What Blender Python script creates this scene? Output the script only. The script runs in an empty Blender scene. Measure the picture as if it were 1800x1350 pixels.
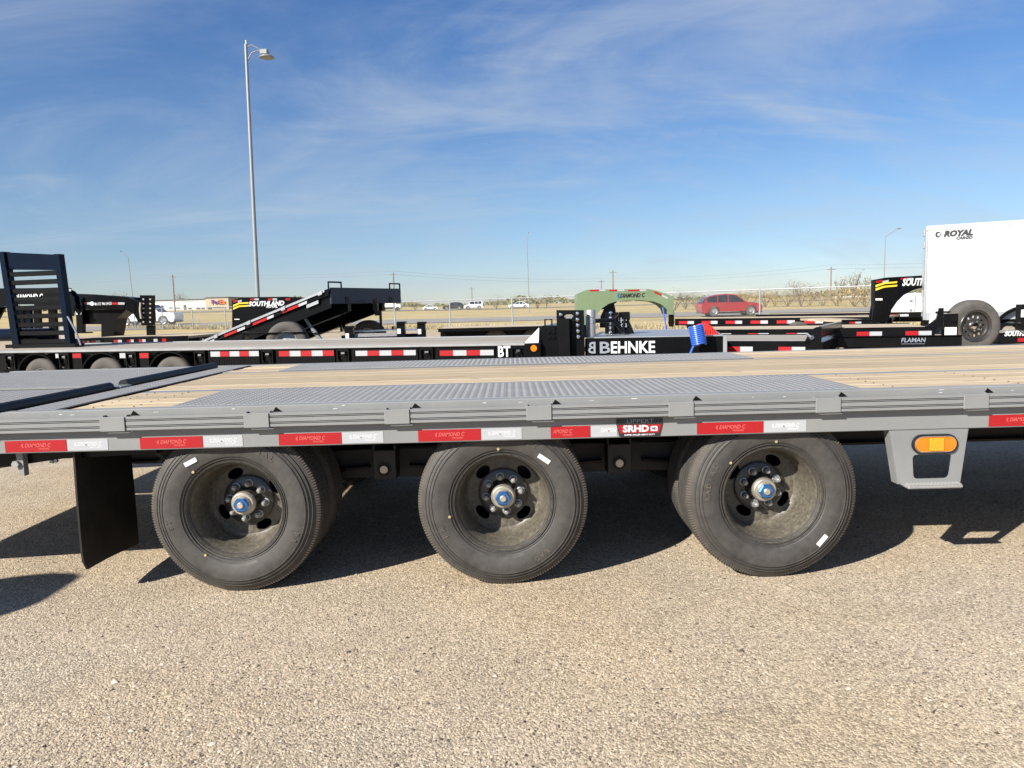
import bpy, math, random
import numpy as np
from mathutils import Vector, Matrix
random.seed(7); rng = np.random.default_rng(11)
SC = bpy.context.scene; COL = SC.collection

# ------------------------------------------------------------------ camera, sky, sun, exposure
F, H = 1285.0, 1.275
TILT = math.atan(137 / F); ROLL = 0.0265
cam = bpy.data.cameras.new('camera'); co = bpy.data.objects.new('camera', cam); COL.objects.link(co)
cam.sensor_width = 36; cam.lens = F / 1800 * 36; cam.clip_start = .05; cam.clip_end = 3000
co.matrix_world = Matrix.Translation((0, 0, H)) @ Matrix.Rotation(math.pi/2 - TILT, 4, 'X') @ Matrix.Rotation(-ROLL, 4, 'Z')
SC.camera = co
SUN_EL = math.radians(31.5); SUN_ROT = math.atan2(-1.185, -1.12)
W = bpy.data.worlds.new('World'); SC.world = W; W.use_nodes = True
nt = W.node_tree; N = nt.nodes; L = nt.links; N.clear()
out = N.new('ShaderNodeOutputWorld'); bg = N.new('ShaderNodeBackground'); bg.inputs[1].default_value = 0.052
sky = N.new('ShaderNodeTexSky'); sky.sky_type = 'NISHITA'; sky.sun_disc = False
sky.sun_elevation = SUN_EL; sky.sun_rotation = SUN_ROT; sky.altitude = 700; sky.air_density = 1.0; sky.dust_density = .0; sky.ozone_density = 3.0
# thin cirrus: noise on the direction projected onto a high flat layer
tc = N.new('ShaderNodeTexCoord'); sep = N.new('ShaderNodeSeparateXYZ'); L.new(tc.outputs['Generated'], sep.inputs[0])
def wm(op, a, b=None, clamp=False):
    n = N.new('ShaderNodeMath'); n.operation = op; n.use_clamp = clamp
    for i, x in enumerate((a, b)):
        if x is None: continue
        if isinstance(x, (int, float)): n.inputs[i].default_value = x
        else: L.new(x, n.inputs[i])
    return n.outputs[0]
zz = wm('ADD', wm('MAXIMUM', sep.outputs[2], 0.0), .24)
cmb = N.new('ShaderNodeCombineXYZ'); L.new(wm('DIVIDE', sep.outputs[0], zz), cmb.inputs[0]); L.new(wm('DIVIDE', sep.outputs[1], zz), cmb.inputs[1])
def cirrus(rot, sc, loc, nscale, detail, rough, lo, hi, dist=.6):
    mp = N.new('ShaderNodeMapping'); mp.inputs['Rotation'].default_value[2] = rot; mp.inputs['Scale'].default_value = sc; mp.inputs['Location'].default_value = loc
    L.new(cmb.outputs[0], mp.inputs[0])
    nz = N.new('ShaderNodeTexNoise'); nz.inputs['Scale'].default_value = nscale; nz.inputs['Detail'].default_value = detail
    nz.inputs['Roughness'].default_value = rough; nz.inputs['Distortion'].default_value = dist
    L.new(mp.outputs[0], nz.inputs['Vector'])
    mr = N.new('ShaderNodeMapRange'); mr.interpolation_type = 'SMOOTHSTEP'
    mr.inputs[1].default_value = lo; mr.inputs[2].default_value = hi
    L.new(nz.outputs[0], mr.inputs[0]); return mr.outputs[0]
c1 = cirrus(-.75, (.8, 1.2, 1), (3.1, 1.2, 0), 1.0, 9, .62, .34, .76, 1.2)
c2 = cirrus(-.35, (.45, 1.5, 1), (7.7, 4.0, 0), 2.4, 9, .62, .47, .82, 1.0)
ramp = N.new('ShaderNodeValToRGB'); L.new(sep.outputs[2], ramp.inputs[0]); re_ = ramp.color_ramp.elements
re_[0].position = 0.; re_[0].color = (.80,.84,1.04,1); re_[1].position = .42; re_[1].color = (1.04,1.15,1.38,1); x_ = re_.new(.13); x_.color = (1.08,1.08,1.14,1)
fac = wm('MULTIPLY', wm('ADD', wm('MULTIPLY', c1, .75), wm('MULTIPLY', c2, .6)), .62, True)
mix = N.new('ShaderNodeMix'); mix.data_type = 'RGBA'
hsv = N.new('ShaderNodeHueSaturation'); hsv.inputs['Saturation'].default_value = 1.12; hsv.inputs['Value'].default_value = 1.0
L.new(sky.outputs[0], hsv.inputs['Color']); tint = N.new('ShaderNodeMix'); tint.data_type = 'RGBA'; tint.blend_type = 'MULTIPLY'; tint.inputs[0].default_value = 1; L.new(hsv.outputs[0], tint.inputs[6]); L.new(ramp.outputs[0], tint.inputs[7]); L.new(tint.outputs[2], mix.inputs[6]); mix.inputs[7].default_value = (5.4, 6.2, 7.3, 1)
L.new(fac, mix.inputs[0]); L.new(mix.outputs[2], bg.inputs[0]); L.new(bg.outputs[0], out.inputs[0])
sl = bpy.data.lights.new('sun', 'SUN'); sl.energy = 5.0; sl.angle = math.radians(.5); sl.color = (1, .945, .85)
so = bpy.data.objects.new('sun', sl); COL.objects.link(so)
so.rotation_euler = Vector((1.185, 1.12, -1.0)).to_track_quat('-Z', 'Y').to_euler(); so.location = (-8, -8, 10)
vs = SC.view_settings; vs.view_transform = 'Standard'; vs.look = 'None'; vs.gamma = 1; vs.exposure = 0.92; vs.use_curve_mapping = False

# ------------------------------------------------------------------ calibration of the photograph -> metres
def ray(u, v):
    x, y = u - 900, v - 675
    xp = x*math.cos(ROLL) - y*math.sin(ROLL); yp = x*math.sin(ROLL) + y*math.cos(ROLL)
    c, s = math.cos(TILT), math.sin(TILT)
    return (xp, F*c - yp*s, -F*s - yp*c)
def atY(u, v, Y):
    d = ray(u, v); k = Y/d[1]; return Vector((d[0]*k, Y, H + d[2]*k))
def atZ(u, v, z):
    d = ray(u, v); k = (z - H)/d[2]; return Vector((d[0]*k, d[1]*k, z))
def XZ(pts, Y):
    return [(lambda p: (p.x, p.z))(atY(u, v, Y)) for u, v in pts]

# ------------------------------------------------------------------ materials
M = {}
def lin(c): return tuple((x/12.92 if x <= .04045 else ((x+.055)/1.055)**2.4) for x in c)
def mat(name, col, rough=.5, metal=0., var=.12, scale=6., bump=0., bscale=150., dust=0., dustcol=(.36,.31,.24), coat=0., emis=None, trans=0., detail=5, rand=0., spec=.5):
    m = bpy.data.materials.new(name); m.use_nodes = True; t = m.node_tree; n = t.nodes; l = t.links
    b = n['Principled BSDF']; b.inputs['Roughness'].default_value = rough; b.inputs['Metallic'].default_value = metal
    b.inputs['Specular IOR Level'].default_value = spec; b.inputs['Coat Weight'].default_value = coat; b.inputs['Coat Roughness'].default_value = .08
    tc = n.new('ShaderNodeTexCoord'); src = tc.outputs['Object']
    nz = n.new('ShaderNodeTexNoise'); nz.inputs['Scale'].default_value = scale; nz.inputs['Detail'].default_value = detail; l.new(src, nz.inputs['Vector'])
    rp = n.new('ShaderNodeMapRange'); rp.inputs[1].default_value = .3; rp.inputs[2].default_value = .7; rp.inputs[3].default_value = 1-var; rp.inputs[4].default_value = 1+var
    l.new(nz.outputs[0], rp.inputs[0])
    val = rp.outputs[0]
    if rand:
        oi = n.new('ShaderNodeObjectInfo'); r2 = n.new('ShaderNodeMapRange'); r2.inputs[3].default_value = 1-rand; r2.inputs[4].default_value = 1+rand
        l.new(oi.outputs['Random'], r2.inputs[0]); mm = n.new('ShaderNodeMath'); mm.operation = 'MULTIPLY'; l.new(val, mm.inputs[0]); l.new(r2.outputs[0], mm.inputs[1]); val = mm.outputs[0]
    vm = n.new('ShaderNodeVectorMath'); vm.operation = 'SCALE'; vm.inputs[0].default_value = col[:3]; l.new(val, vm.inputs['Scale'])
    last = vm.outputs[0]
    if dust:
        n2 = n.new('ShaderNodeTexNoise'); n2.inputs['Scale'].default_value = scale*1.7; n2.inputs['Detail'].default_value = 9; n2.inputs['Roughness'].default_value = .7; l.new(src, n2.inputs['Vector'])
        r3 = n.new('ShaderNodeMapRange'); r3.inputs[1].default_value = .38; r3.inputs[2].default_value = .75; r3.inputs[3].default_value = dust*.35; r3.inputs[4].default_value = dust
        l.new(n2.outputs[0], r3.inputs[0])
        mx = n.new('ShaderNodeMix'); mx.data_type = 'RGBA'; l.new(r3.outputs[0], mx.inputs[0]); l.new(last, mx.inputs[6]); mx.inputs[7].default_value = (*dustcol, 1); last = mx.outputs[2]
        ra = n.new('ShaderNodeMath'); ra.operation = 'MULTIPLY_ADD'; ra.inputs[1].default_value = .5; ra.inputs[2].default_value = rough; ra.use_clamp = True; l.new(r3.outputs[0], ra.inputs[0]); l.new(ra.outputs[0], b.inputs['Roughness'])
    l.new(last, b.inputs['Base Color'])
    if bump:
        n4 = n.new('ShaderNodeTexNoise'); n4.inputs['Scale'].default_value = bscale; n4.inputs['Detail'].default_value = 4; l.new(src, n4.inputs['Vector'])
        bp = n.new('ShaderNodeBump'); bp.inputs['Strength'].default_value = bump; bp.inputs['Distance'].default_value = .004; l.new(n4.outputs[0], bp.inputs['Height']); l.new(bp.outputs[0], b.inputs['Normal'])
    if trans: b.inputs['Transmission Weight'].default_value = trans
    M[name] = m; return m
mat('gray_paint', (.178,.190,.199), .42, 0, .07, 2.2, .08, 45, dust=.22, coat=.1)
mat('tread_steel', (.210,.213,.217), .55, .0, .08, 5, .1, 120, dust=.16)
mat('black_paint', (.0035,.0037,.0045), .22, 0, .2, 4, .05, 60, dust=.005, spec=.22)
mat('frame_black', (.0035,.0035,.004), .3, 0, .2, 4, .1, 60, dust=.006, spec=.2)
mat('navy_paint', (.0035,.007,.017), .16, 0, .15, 3, dust=.003, spec=.12)
mat('slate_paint', (.020,.028,.050), .42, 0, .12, 3, dust=.03, spec=.3)
mat('green_paint', (.14,.20,.105), .45, 0, .08, 2, dust=.08, coat=.2)
mat('white_paint', (.52,.54,.56), .3, 0, .03, .8, .5, 1.3, coat=.3)
mat('white_decal', (.62,.63,.64), .45, 0, .04, 10)
mat('gray_decal', (.20,.22,.26), .45, 0, .05, 10)
mat('black_decal', (.02,.02,.022), .45, 0, .1, 10)
mat('yellow_decal', (.75,.55,.03), .45, 0, .05, 10)
mat('blue_decal', (.02,.10,.30), .4, 0, .1, 10)
mat('orange_decal', (.70,.13,.02), .45, 0, .05, 10)
mat('purple_decal', (.10,.02,.16), .45, 0, .05, 10)
mat('tape_red', (.33,.006,.010), .33, 0, .10, 220, .25, 500, coat=.2)
mat('tape_red_print', (.55,.10,.09), .4, 0, .05, 30)
mat('tape_white_print', (.60,.61,.62), .4, 0, .02, 30)
mat('rubber', (.026,.025,.0245), .56, 0, .3, 16, .2, 160, dust=.26, dustcol=(.17,.15,.125))
mat('tread_rubber', (.032,.030,.028), .8, 0, .25, 14, .2, 150, dust=.45, dustcol=(.24,.19,.14))
mat('bg_rubber', (.05,.048,.046), .75, 0, .2, 6, dust=.30, dustcol=(.22,.19,.16))
mat('flap_rubber', (.008,.0075,.0075), .6, 0, .25, 5, .08, 60, dust=.05, spec=.3)
mat('pad_rubber', (.008,.010,.015), .5, 0, .15, 8, .1, 120, dust=.02, spec=.3)
mat('wheel_black', (.012,.012,.013), .28, 0, .2, 10, .08, 200, dust=.10, coat=.3)
mat('wheel_dust', (.010,.0095,.0095), .26, 0, .2, 34, .08, 300, dust=.52, dustcol=(.30,.265,.20))
mat('hub_steel', (.45,.42,.37), .38, .7, .2, 20, .15, 200, dust=.35, dustcol=(.45,.39,.30))
mat('chrome', (.62,.62,.62), .2, 1., .08, 30)
mat('lug_steel', (.33,.33,.33), .42, .5, .15, 40, dust=.12)
mat('blue_anodised', (.06,.20,.52), .28, .75, .2, 60)
mat('galvanised', (.38,.395,.41), .42, .55, .08, 3)
mat('amber_lens', (.72,.175,.006), .15, 0, .06, 40, .25, 350, coat=.6)
mat('amber_core', (.78,.29,.012), .12, 0, .25, 160, .6, 260, coat=.6)
mat('lamp_red', (.45,.01,.01), .2, 0, .05, 40, coat=.5)
mat('label_white', (.72,.72,.70), .5, 0, .05, 60)
mat('yellow_dot', (.36,.31,.16), .6)
mat('hose_red', (.60,.03,.02), .28, 0, .1, 10, coat=.5)
mat('hose_blue', (.03,.11,.50), .28, 0, .1, 10, coat=.5)
mat('glass_dark', (.012,.014,.017), .06, 0, .1, 2, coat=.8)
mat('car_red', (.33,.012,.022), .25, .25, .05, 2, coat=1.)
mat('car_white', (.74,.75,.76), .25, 0, .03, 2, coat=1.)
mat('car_dark', (.02,.022,.026), .25, .2, .1, 2, coat=1.)
mat('alloy', (.55,.56,.58), .3, .8, .1, 6)
mat('building_white', (.66,.66,.65), .7, 0, .05, .3)
mat('building_tan', (.42,.35,.26), .8, 0, .06, .4, .2, 20)
mat('building_dark', (.07,.075,.08), .5, 0, .1, .5)
mat('hanger_grey', (.022,.022,.024), .5, 0, .15, 5, .1, 80, dust=.05, spec=.3)
mat('pole_steel', (.25,.26,.27), .5, .3, .06, 1)
mat('far_pole', (.20,.21,.22), .6, 0, .06, 1)
mat('old_steel', (.27,.275,.28), .55, .3, .15, 4, dust=.1)
mat('wire_grey', (.22,.22,.215), .6, .3, .1, 3)
mat('pole_wood', (.20,.18,.165), .85, 0, .2, 3, .3, 30)
mat('concrete', (.42,.41,.39), .9, 0, .1, 3, .3, 60)
mat('bark', (.12,.10,.08), .9, 0, .2, 6)
mat('gray_trailer_white', (.62,.64,.66), .45, 0, .05, 1)
mat('old_wood', (.40,.355,.29), .8, 0, .14, 5, .15, 40, rand=.10)
mat('belt_tan', (.45,.40,.30), .8, 0, .15, 30)

def leaf_mat(name, col, var):
    m = bpy.data.materials.new(name); m.use_nodes = True; t = m.node_tree; n = t.nodes; l = t.links; b = n['Principled BSDF']
    b.inputs['Roughness'].default_value = .8
    g = n.new('ShaderNodeNewGeometry'); r = n.new('ShaderNodeMapRange'); r.inputs[3].default_value = 1-var; r.inputs[4].default_value = 1+var
    l.new(g.outputs['Random Per Island'], r.inputs[0])
    vm = n.new('ShaderNodeVectorMath'); vm.operation = 'SCALE'; vm.inputs[0].default_value = col; l.new(r.outputs[0], vm.inputs['Scale']); l.new(vm.outputs[0], b.inputs['Base Color'])
    M[name] = m
leaf_mat('leaf_yellow', (.36,.25,.085), .45); leaf_mat('leaf_brown', (.22,.16,.085), .45); leaf_mat('leaf_olive', (.15,.15,.07), .4); leaf_mat('dry_grass', (.40,.33,.17), .4)

def wood_mat(name, a, bcol, knots=True):
    m = bpy.data.materials.new(name); m.use_nodes = True; t = m.node_tree; n = t.nodes; l = t.links; b = n['Principled BSDF']
    b.inputs['Roughness'].default_value = .75
    tc = n.new('ShaderNodeTexCoord'); oi = n.new('ShaderNodeObjectInfo')
    off = n.new('ShaderNodeVectorMath'); off.operation = 'SCALE'; off.inputs[0].default_value = (31.7, 17.3, 9.1); l.new(oi.outputs['Random'], off.inputs['Scale'])
    ad = n.new('ShaderNodeVectorMath'); l.new(tc.outputs['Object'], ad.inputs[0]); l.new(off.outputs[0], ad.inputs[1])
    mp = n.new('ShaderNodeMapping'); mp.inputs['Scale'].default_value = (.9, 16, 16); l.new(ad.outputs[0], mp.inputs[0])
    n1 = n.new('ShaderNodeTexNoise'); n1.inputs['Scale'].default_value = 2.2; n1.inputs['Detail'].default_value = 7; n1.inputs['Roughness'].default_value = .65; n1.inputs['Distortion'].default_value = .8; l.new(mp.outputs[0], n1.inputs['Vector'])
    cr = n.new('ShaderNodeValToRGB'); cr.color_ramp.elements[0].position = .28; cr.color_ramp.elements[0].color = (*bcol, 1)
    cr.color_ramp.elements[1].position = .58; cr.color_ramp.elements[1].color = (*a, 1); l.new(n1.outputs[0], cr.inputs[0])
    last = cr.outputs[0]
    r2 = n.new('ShaderNodeMapRange'); r2.inputs[3].default_value = .80; r2.inputs[4].default_value = 1.10; l.new(oi.outputs['Random'], r2.inputs[0])
    sc = n.new('ShaderNodeVectorMath'); sc.operation = 'SCALE'; l.new(last, sc.inputs[0]); l.new(r2.outputs[0], sc.inputs['Scale']); last = sc.outputs[0]
    if knots:
        mp2 = n.new('ShaderNodeMapping'); mp2.inputs['Scale'].default_value = (2.6, 7.5, 1); l.new(ad.outputs[0], mp2.inputs[0])
        vo = n.new('ShaderNodeTexVoronoi'); vo.inputs['Scale'].default_value = 1.0; l.new(mp2.outputs[0], vo.inputs['Vector'])
        kr = n.new('ShaderNodeMapRange'); kr.inputs[1].default_value = .04; kr.inputs[2].default_value = .13; kr.inputs[3].default_value = .55; kr.inputs[4].default_value = 0.; l.new(vo.outputs['Distance'], kr.inputs[0])
        mx = n.new('ShaderNodeMix'); mx.data_type = 'RGBA'; l.new(kr.outputs[0], mx.inputs[0]); l.new(last, mx.inputs[6]); mx.inputs[7].default_value = (.14,.085,.045,1); last = mx.outputs[2]
    l.new(last, b.inputs['Base Color'])
    bp = n.new('ShaderNodeBump'); bp.inputs['Strength'].default_value = .35; bp.inputs['Distance'].default_value = .003; l.new(n1.outputs[0], bp.inputs['Height']); l.new(bp.outputs[0], b.inputs['Normal'])
    M[name] = m
wood_mat('deck_wood', (.52,.415,.275), (.33,.235,.135)); wood_mat('far_deck_wood', (.50,.41,.29), (.38,.29,.19), False); wood_mat('weathered_wood', (.37,.335,.285), (.25,.22,.18), False)

def tape_white():
    m = bpy.data.materials.new('tape_white'); m.use_nodes = True; t = m.node_tree; n = t.nodes; l = t.links; b = n['Principled BSDF']
    b.inputs['Roughness'].default_value = .35
    tc = n.new('ShaderNodeTexCoord'); mp = n.new('ShaderNodeMapping'); mp.inputs['Rotation'].default_value[1] = .7; mp.inputs['Scale'].default_value = (1, 1, 1); l.new(tc.outputs['Object'], mp.inputs[0])
    wv = n.new('ShaderNodeTexWave'); wv.inputs['Scale'].default_value = 55; wv.inputs['Distortion'].default_value = .3; l.new(mp.outputs[0], wv.inputs['Vector'])
    cr = n.new('ShaderNodeValToRGB'); cr.color_ramp.elements[0].color = (.22,.23,.245,1); cr.color_ramp.elements[0].position = .1; cr.color_ramp.elements[1].color = (.44,.455,.475,1); cr.color_ramp.elements[1].position = .5
    l.new(wv.outputs[0], cr.inputs[0]); l.new(cr.outputs[0], b.inputs['Base Color']); M['tape_white'] = m
tape_white()

def ground_mats():
    m = bpy.data.materials.new('gravel_ground'); m.use_nodes = True; t = m.node_tree; n = t.nodes; l = t.links; b = n['Principled BSDF']
    b.inputs['Roughness'].default_value = .95; b.inputs['Specular IOR Level'].default_value = .2
    tc = n.new('ShaderNodeTexCoord'); P = tc.outputs['Object']
    def nz(s, d=4, r=.55):
        x = n.new('ShaderNodeTexNoise'); x.inputs['Scale'].default_value = s; x.inputs['Detail'].default_value = d; x.inputs['Roughness'].default_value = r; l.new(P, x.inputs['Vector']); return x.outputs[0]
    def vor(s, f='F1'):
        x = n.new('ShaderNodeTexVoronoi'); x.inputs['Scale'].default_value = s; x.feature = f; l.new(P, x.inputs['Vector']); return x
    big = nz(.55, 5, .6); cr = n.new('ShaderNodeValToRGB'); e = cr.color_ramp.elements
    e[0].position = .34; e[0].color = (.42,.355,.275,1); e[1].position = .62; e[1].color = (.425,.335,.225,1); l.new(big, cr.inputs[0])
    v1 = vor(125); sp = n.new('ShaderNodeSeparateColor'); l.new(v1.outputs['Color'], sp.inputs[0])
    r1 = n.new('ShaderNodeMapRange'); r1.inputs[3].default_value = .58; r1.inputs[4].default_value = 1.36; l.new(sp.outputs[0], r1.inputs[0])
    v2 = vor(260); sp2 = n.new('ShaderNodeSeparateColor'); l.new(v2.outputs['Color'], sp2.inputs[0])
    r2 = n.new('ShaderNodeMapRange'); r2.inputs[3].default_value = .75; r2.inputs[4].default_value = 1.2; l.new(sp2.outputs[0], r2.inputs[0])
    mu = n.new('ShaderNodeMath'); mu.operation = 'MULTIPLY'; l.new(r1.outputs[0], mu.inputs[0]); l.new(r2.outputs[0], mu.inputs[1])
    md = n.new('ShaderNodeMapRange'); md.inputs[1].default_value = .3; md.inputs[2].default_value = .7; md.inputs[3].default_value = .88; md.inputs[4].default_value = 1.1; l.new(nz(2.3, 6, .65), md.inputs[0])
    mu2 = n.new('ShaderNodeMath'); mu2.operation = 'MULTIPLY'; l.new(mu.outputs[0], mu2.inputs[0]); l.new(md.outputs[0], mu2.inputs[1])
    vm = n.new('ShaderNodeVectorMath'); vm.operation = 'SCALE'; l.new(cr.outputs[0], vm.inputs[0]); l.new(mu2.outputs[0], vm.inputs['Scale']); l.new(vm.outputs[0], b.inputs['Base Color'])
    ma = n.new('ShaderNodeMath'); ma.operation = 'MULTIPLY_ADD'; l.new(v1.outputs['Distance'], ma.inputs[0]); ma.inputs[1].default_value = -1.; 
    m5 = n.new('ShaderNodeMath'); m5.operation = 'MULTIPLY'; l.new(v2.outputs['Distance'], m5.inputs[0]); m5.inputs[1].default_value = -.5; l.new(m5.outputs[0], ma.inputs[2])
    bp = n.new('ShaderNodeBump'); bp.inputs['Strength'].default_value = .55; bp.inputs['Distance'].default_value = .006; l.new(ma.outputs[0], bp.inputs['Height']); l.new(bp.outputs[0], b.inputs['Normal'])
    M['gravel_ground'] = m
    m = bpy.data.materials.new('gravel_stone'); m.use_nodes = True; t = m.node_tree; n = t.nodes; l = t.links; b = n['Principled BSDF']; b.inputs['Roughness'].default_value = .9; b.inputs['Specular IOR Level'].default_value = .2
    g = n.new('ShaderNodeNewGeometry'); cr = n.new('ShaderNodeValToRGB'); e = cr.color_ramp.elements
    e[0].position = 0; e[0].color = (.04,.035,.03,1); e[1].position = 1; e[1].color = (.62,.54,.44,1)
    for p, c in ((.06,(.12,.10,.08,1)), (.10,(.30,.255,.20,1)), (.45,(.42,.345,.255,1)), (.85,(.49,.405,.30,1))): x = e.new(p); x.color = c
    l.new(g.outputs['Random Per Island'], cr.inputs[0]); l.new(cr.outputs[0], b.inputs['Base Color']); M['gravel_stone'] = m
    m = bpy.data.materials.new('field_grass'); m.use_nodes = True; t = m.node_tree; n = t.nodes; l = t.links; b = n['Principled BSDF']; b.inputs['Roughness'].default_value = 1; b.inputs['Specular IOR Level'].default_value = .05
    tc = n.new('ShaderNodeTexCoord'); x = n.new('ShaderNodeTexNoise'); x.inputs['Scale'].default_value = .12; x.inputs['Detail'].default_value = 10; x.inputs['Roughness'].default_value = .7; l.new(tc.outputs['Object'], x.inputs['Vector'])
    cr = n.new('ShaderNodeValToRGB'); e = cr.color_ramp.elements; e[0].position = .3; e[0].color = (.32,.26,.12,1); e[1].position = .7; e[1].color = (.54,.425,.235,1); l.new(x.outputs[0], cr.inputs[0]); l.new(cr.outputs[0], b.inputs['Base Color']); M['field_grass'] = m
ground_mats()
mat('asphalt', (.25,.235,.21), .9, 0, .12, .3, .2, 40)

# ------------------------------------------------------------------ mesh helpers
def wloc(o):
    v = Vector((0,0,0))
    while o is not None: v += o.location; o = o.parent
    return v
class MB:
    def __init__(s): s.v = []; s.f = []
    def add(s, v, f):
        k = len(s.v); s.v += [tuple(p) for p in v]; s.f += [tuple(i+k for i in q) for q in f]; return s
    def box(s, x0, x1, y0, y1, z0, z1, b=0.):
        if x0 > x1: x0, x1 = x1, x0
        if y0 > y1: y0, y1 = y1, y0
        if z0 > z1: z0, z1 = z1, z0
        if b <= 0:
            return s.add([(x0,y0,z0),(x1,y0,z0),(x1,y1,z0),(x0,y1,z0),(x0,y0,z1),(x1,y0,z1),(x1,y1,z1),(x0,y1,z1)],
                [(0,3,2,1),(4,5,6,7),(0,1,5,4),(1,2,6,5),(2,3,7,6),(3,0,4,7)])
        b = min(b, (x1-x0)*.45, (y1-y0)*.45, (z1-z0)*.45)
        X = (x0, x1); Y = (y0, y1); Z = (z0, z1); v = []; idx = {}
        for i in (0,1):
            for j in (0,1):
                for k in (0,1):
                    sx, sy, sz = (1-2*i)*b, (1-2*j)*b, (1-2*k)*b
                    for a, p in enumerate(((X[i],Y[j]+sy,Z[k]+sz),(X[i]+sx,Y[j],Z[k]+sz),(X[i]+sx,Y[j]+sy,Z[k]))):
                        idx[(i,j,k,a)] = len(v); v.append(p)
        g = lambda i,j,k,a: idx[(i,j,k,a)]
        f = []
        for i in (0,1): q = [g(i,0,0,0),g(i,1,0,0),g(i,1,1,0),g(i,0,1,0)]; f.append(q if i else q[::-1])
        for j in (0,1): q = [g(0,j,0,1),g(0,j,1,1),g(1,j,1,1),g(1,j,0,1)]; f.append(q if j else q[::-1])
        for k in (0,1): q = [g(0,0,k,2),g(1,0,k,2),g(1,1,k,2),g(0,1,k,2)]; f.append(q if k else q[::-1])
        for j in (0,1):
            for k in (0,1): f.append([g(0,j,k,1),g(1,j,k,1),g(1,j,k,2),g(0,j,k,2)])
        for i in (0,1):
            for k in (0,1): f.append([g(i,0,k,0),g(i,1,k,0),g(i,1,k,2),g(i,0,k,2)])
        for i in (0,1):
            for j in (0,1): f.append([g(i,j,0,0),g(i,j,1,0),g(i,j,1,1),g(i,j,0,1)])
        for i in (0,1):
            for j in (0,1):
                for k in (0,1): f.append([g(i,j,k,0),g(i,j,k,1),g(i,j,k,2)])
        # orient outwards
        c = Vector(((x0+x1)/2,(y0+y1)/2,(z0+z1)/2)); ff = []
        for q in f:
            a, bb, cc = (Vector(v[q[0]]), Vector(v[q[1]]), Vector(v[q[2]])); nn = (bb-a).cross(cc-a)
            mid = sum((Vector(v[i]) for i in q), Vector())/len(q)
            ff.append(q if nn.dot(mid-c) > 0 else q[::-1])
        return s.add(v, ff)
    def prism(s, pts, y0, y1):        # polygon in XZ extruded along Y
        n = len(pts); A = sum(pts[i][0]*pts[(i+1)%n][1]-pts[(i+1)%n][0]*pts[i][1] for i in range(n))
        if A < 0: pts = pts[::-1]
        v = [(x,y0,z) for x,z in pts]+[(x,y1,z) for x,z in pts]
        f = [tuple(range(n)), tuple(range(2*n-1,n-1,-1))]+[(i,i+n,(i+1)%n+n,(i+1)%n) for i in range(n)]
        return s.add(v, f)
    def tube(s, p, q, r0, r1=None, n=10):
        return s.path([p, q], r0, n, r1)
    def path(s, pts, r, n=8, r1=None):
        pts = [Vector(p) for p in pts]; m = len(pts); v = []; f = []
        r1 = r if r1 is None else r1; up = None
        for i, p in enumerate(pts):
            d = (pts[min(i+1,m-1)]-pts[max(i-1,0)]).normalized()
            if up is None: up = Vector((0,0,1)) if abs(d.z) < .9 else Vector((1,0,0))
            a = d.cross(up).normalized(); c = a.cross(d).normalized(); up = c
            rr = r+(r1-r)*i/(m-1)
            for k in range(n):
                t = 2*math.pi*k/n; v.append(p+a*math.cos(t)*rr+c*math.sin(t)*rr)
        for i in range(m-1):
            for k in range(n): f.append((i*n+k, i*n+(k+1)%n, (i+1)*n+(k+1)%n, (i+1)*n+k))
        f.append(tuple(range(n-1,-1,-1))); f.append(tuple(range((m-1)*n, m*n)))
        return s.add(v, f)
    def lathe(s, prof, c, n=32, axis='y', a0=0., a1=2*math.pi):   # prof: (r, along axis)
        full = abs(a1-a0-2*math.pi) < 1e-6; m = len(prof); v = []; f = []; nn = n if full else n+1
        for i in range(nn):
            t = a0+(a1-a0)*i/n
            for r, h in prof:
                a, b = r*math.cos(t), r*math.sin(t)
                v.append((c[0]+a, c[1]+h, c[2]+b) if axis == 'y' else ((c[0]+a, c[1]+b, c[2]+h) if axis == 'z' else (c[0]+h, c[1]+a, c[2]+b)))
        for i in range(n):
            j = (i+1) % nn
            for k in range(m-1): f.append((i*m+k, i*m+k+1, j*m+k+1, j*m+k) if axis == 'y' else (i*m+k, j*m+k, j*m+k+1, i*m+k+1))
        return s.add(v, f)
    def disc(s, c, r, h, n=16, axis='y', r2=None):   # closed drum from c along axis by h
        r2 = r if r2 is None else r2
        return s.lathe([(0,0),(r,0),(r2,h),(0,h)], c, n, axis)
    def plate(s, contours, y0, y1):                  # filled 2-D outline with holes
        cu = bpy.data.curves.new('outline', 'CURVE'); cu.dimensions = '2D'; cu.fill_mode = 'BOTH'; cu.extrude = abs(y1-y0)/2
        for c in contours:
            sp = cu.splines.new('POLY'); sp.points.add(len(c)-1); sp.use_cyclic_u = True
            for p, (x, z) in zip(sp.points, c): p.co = (x, z, 0, 1)
        o = bpy.data.objects.new('outline', cu); me = bpy.data.meshes.new_from_object(o)
        ym = (y0+y1)/2
        s.add([(p.co.x, ym-p.co.z, p.co.y) for p in me.vertices], [tuple(q.vertices) for q in me.polygons])
        bpy.data.objects.remove(o); bpy.data.curves.remove(cu); bpy.data.meshes.remove(me); return s
    def text(s, body, size, x, y, z, depth=.002, shear=0., bold=0., align='CENTER', width=None, sx=1., fn=None):
        v, f = text_mesh(body, size, depth, shear, bold, align)
        if width:
            xs = [p[0] for p in v]; sx = width/(max(xs)-min(xs))
        q = [(p[0]*sx, -p[2], p[1]) for p in v]
        q = [(x+a, y+b, z+c) for a, b, c in q] if fn is None else [fn(a, b, c) for a, b, c in q]
        return s.add(q, f)
    def shift(s, d):
        s.v = [(p[0]+d[0], p[1]+d[1], p[2]+d[2]) for p in s.v]; return s
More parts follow.
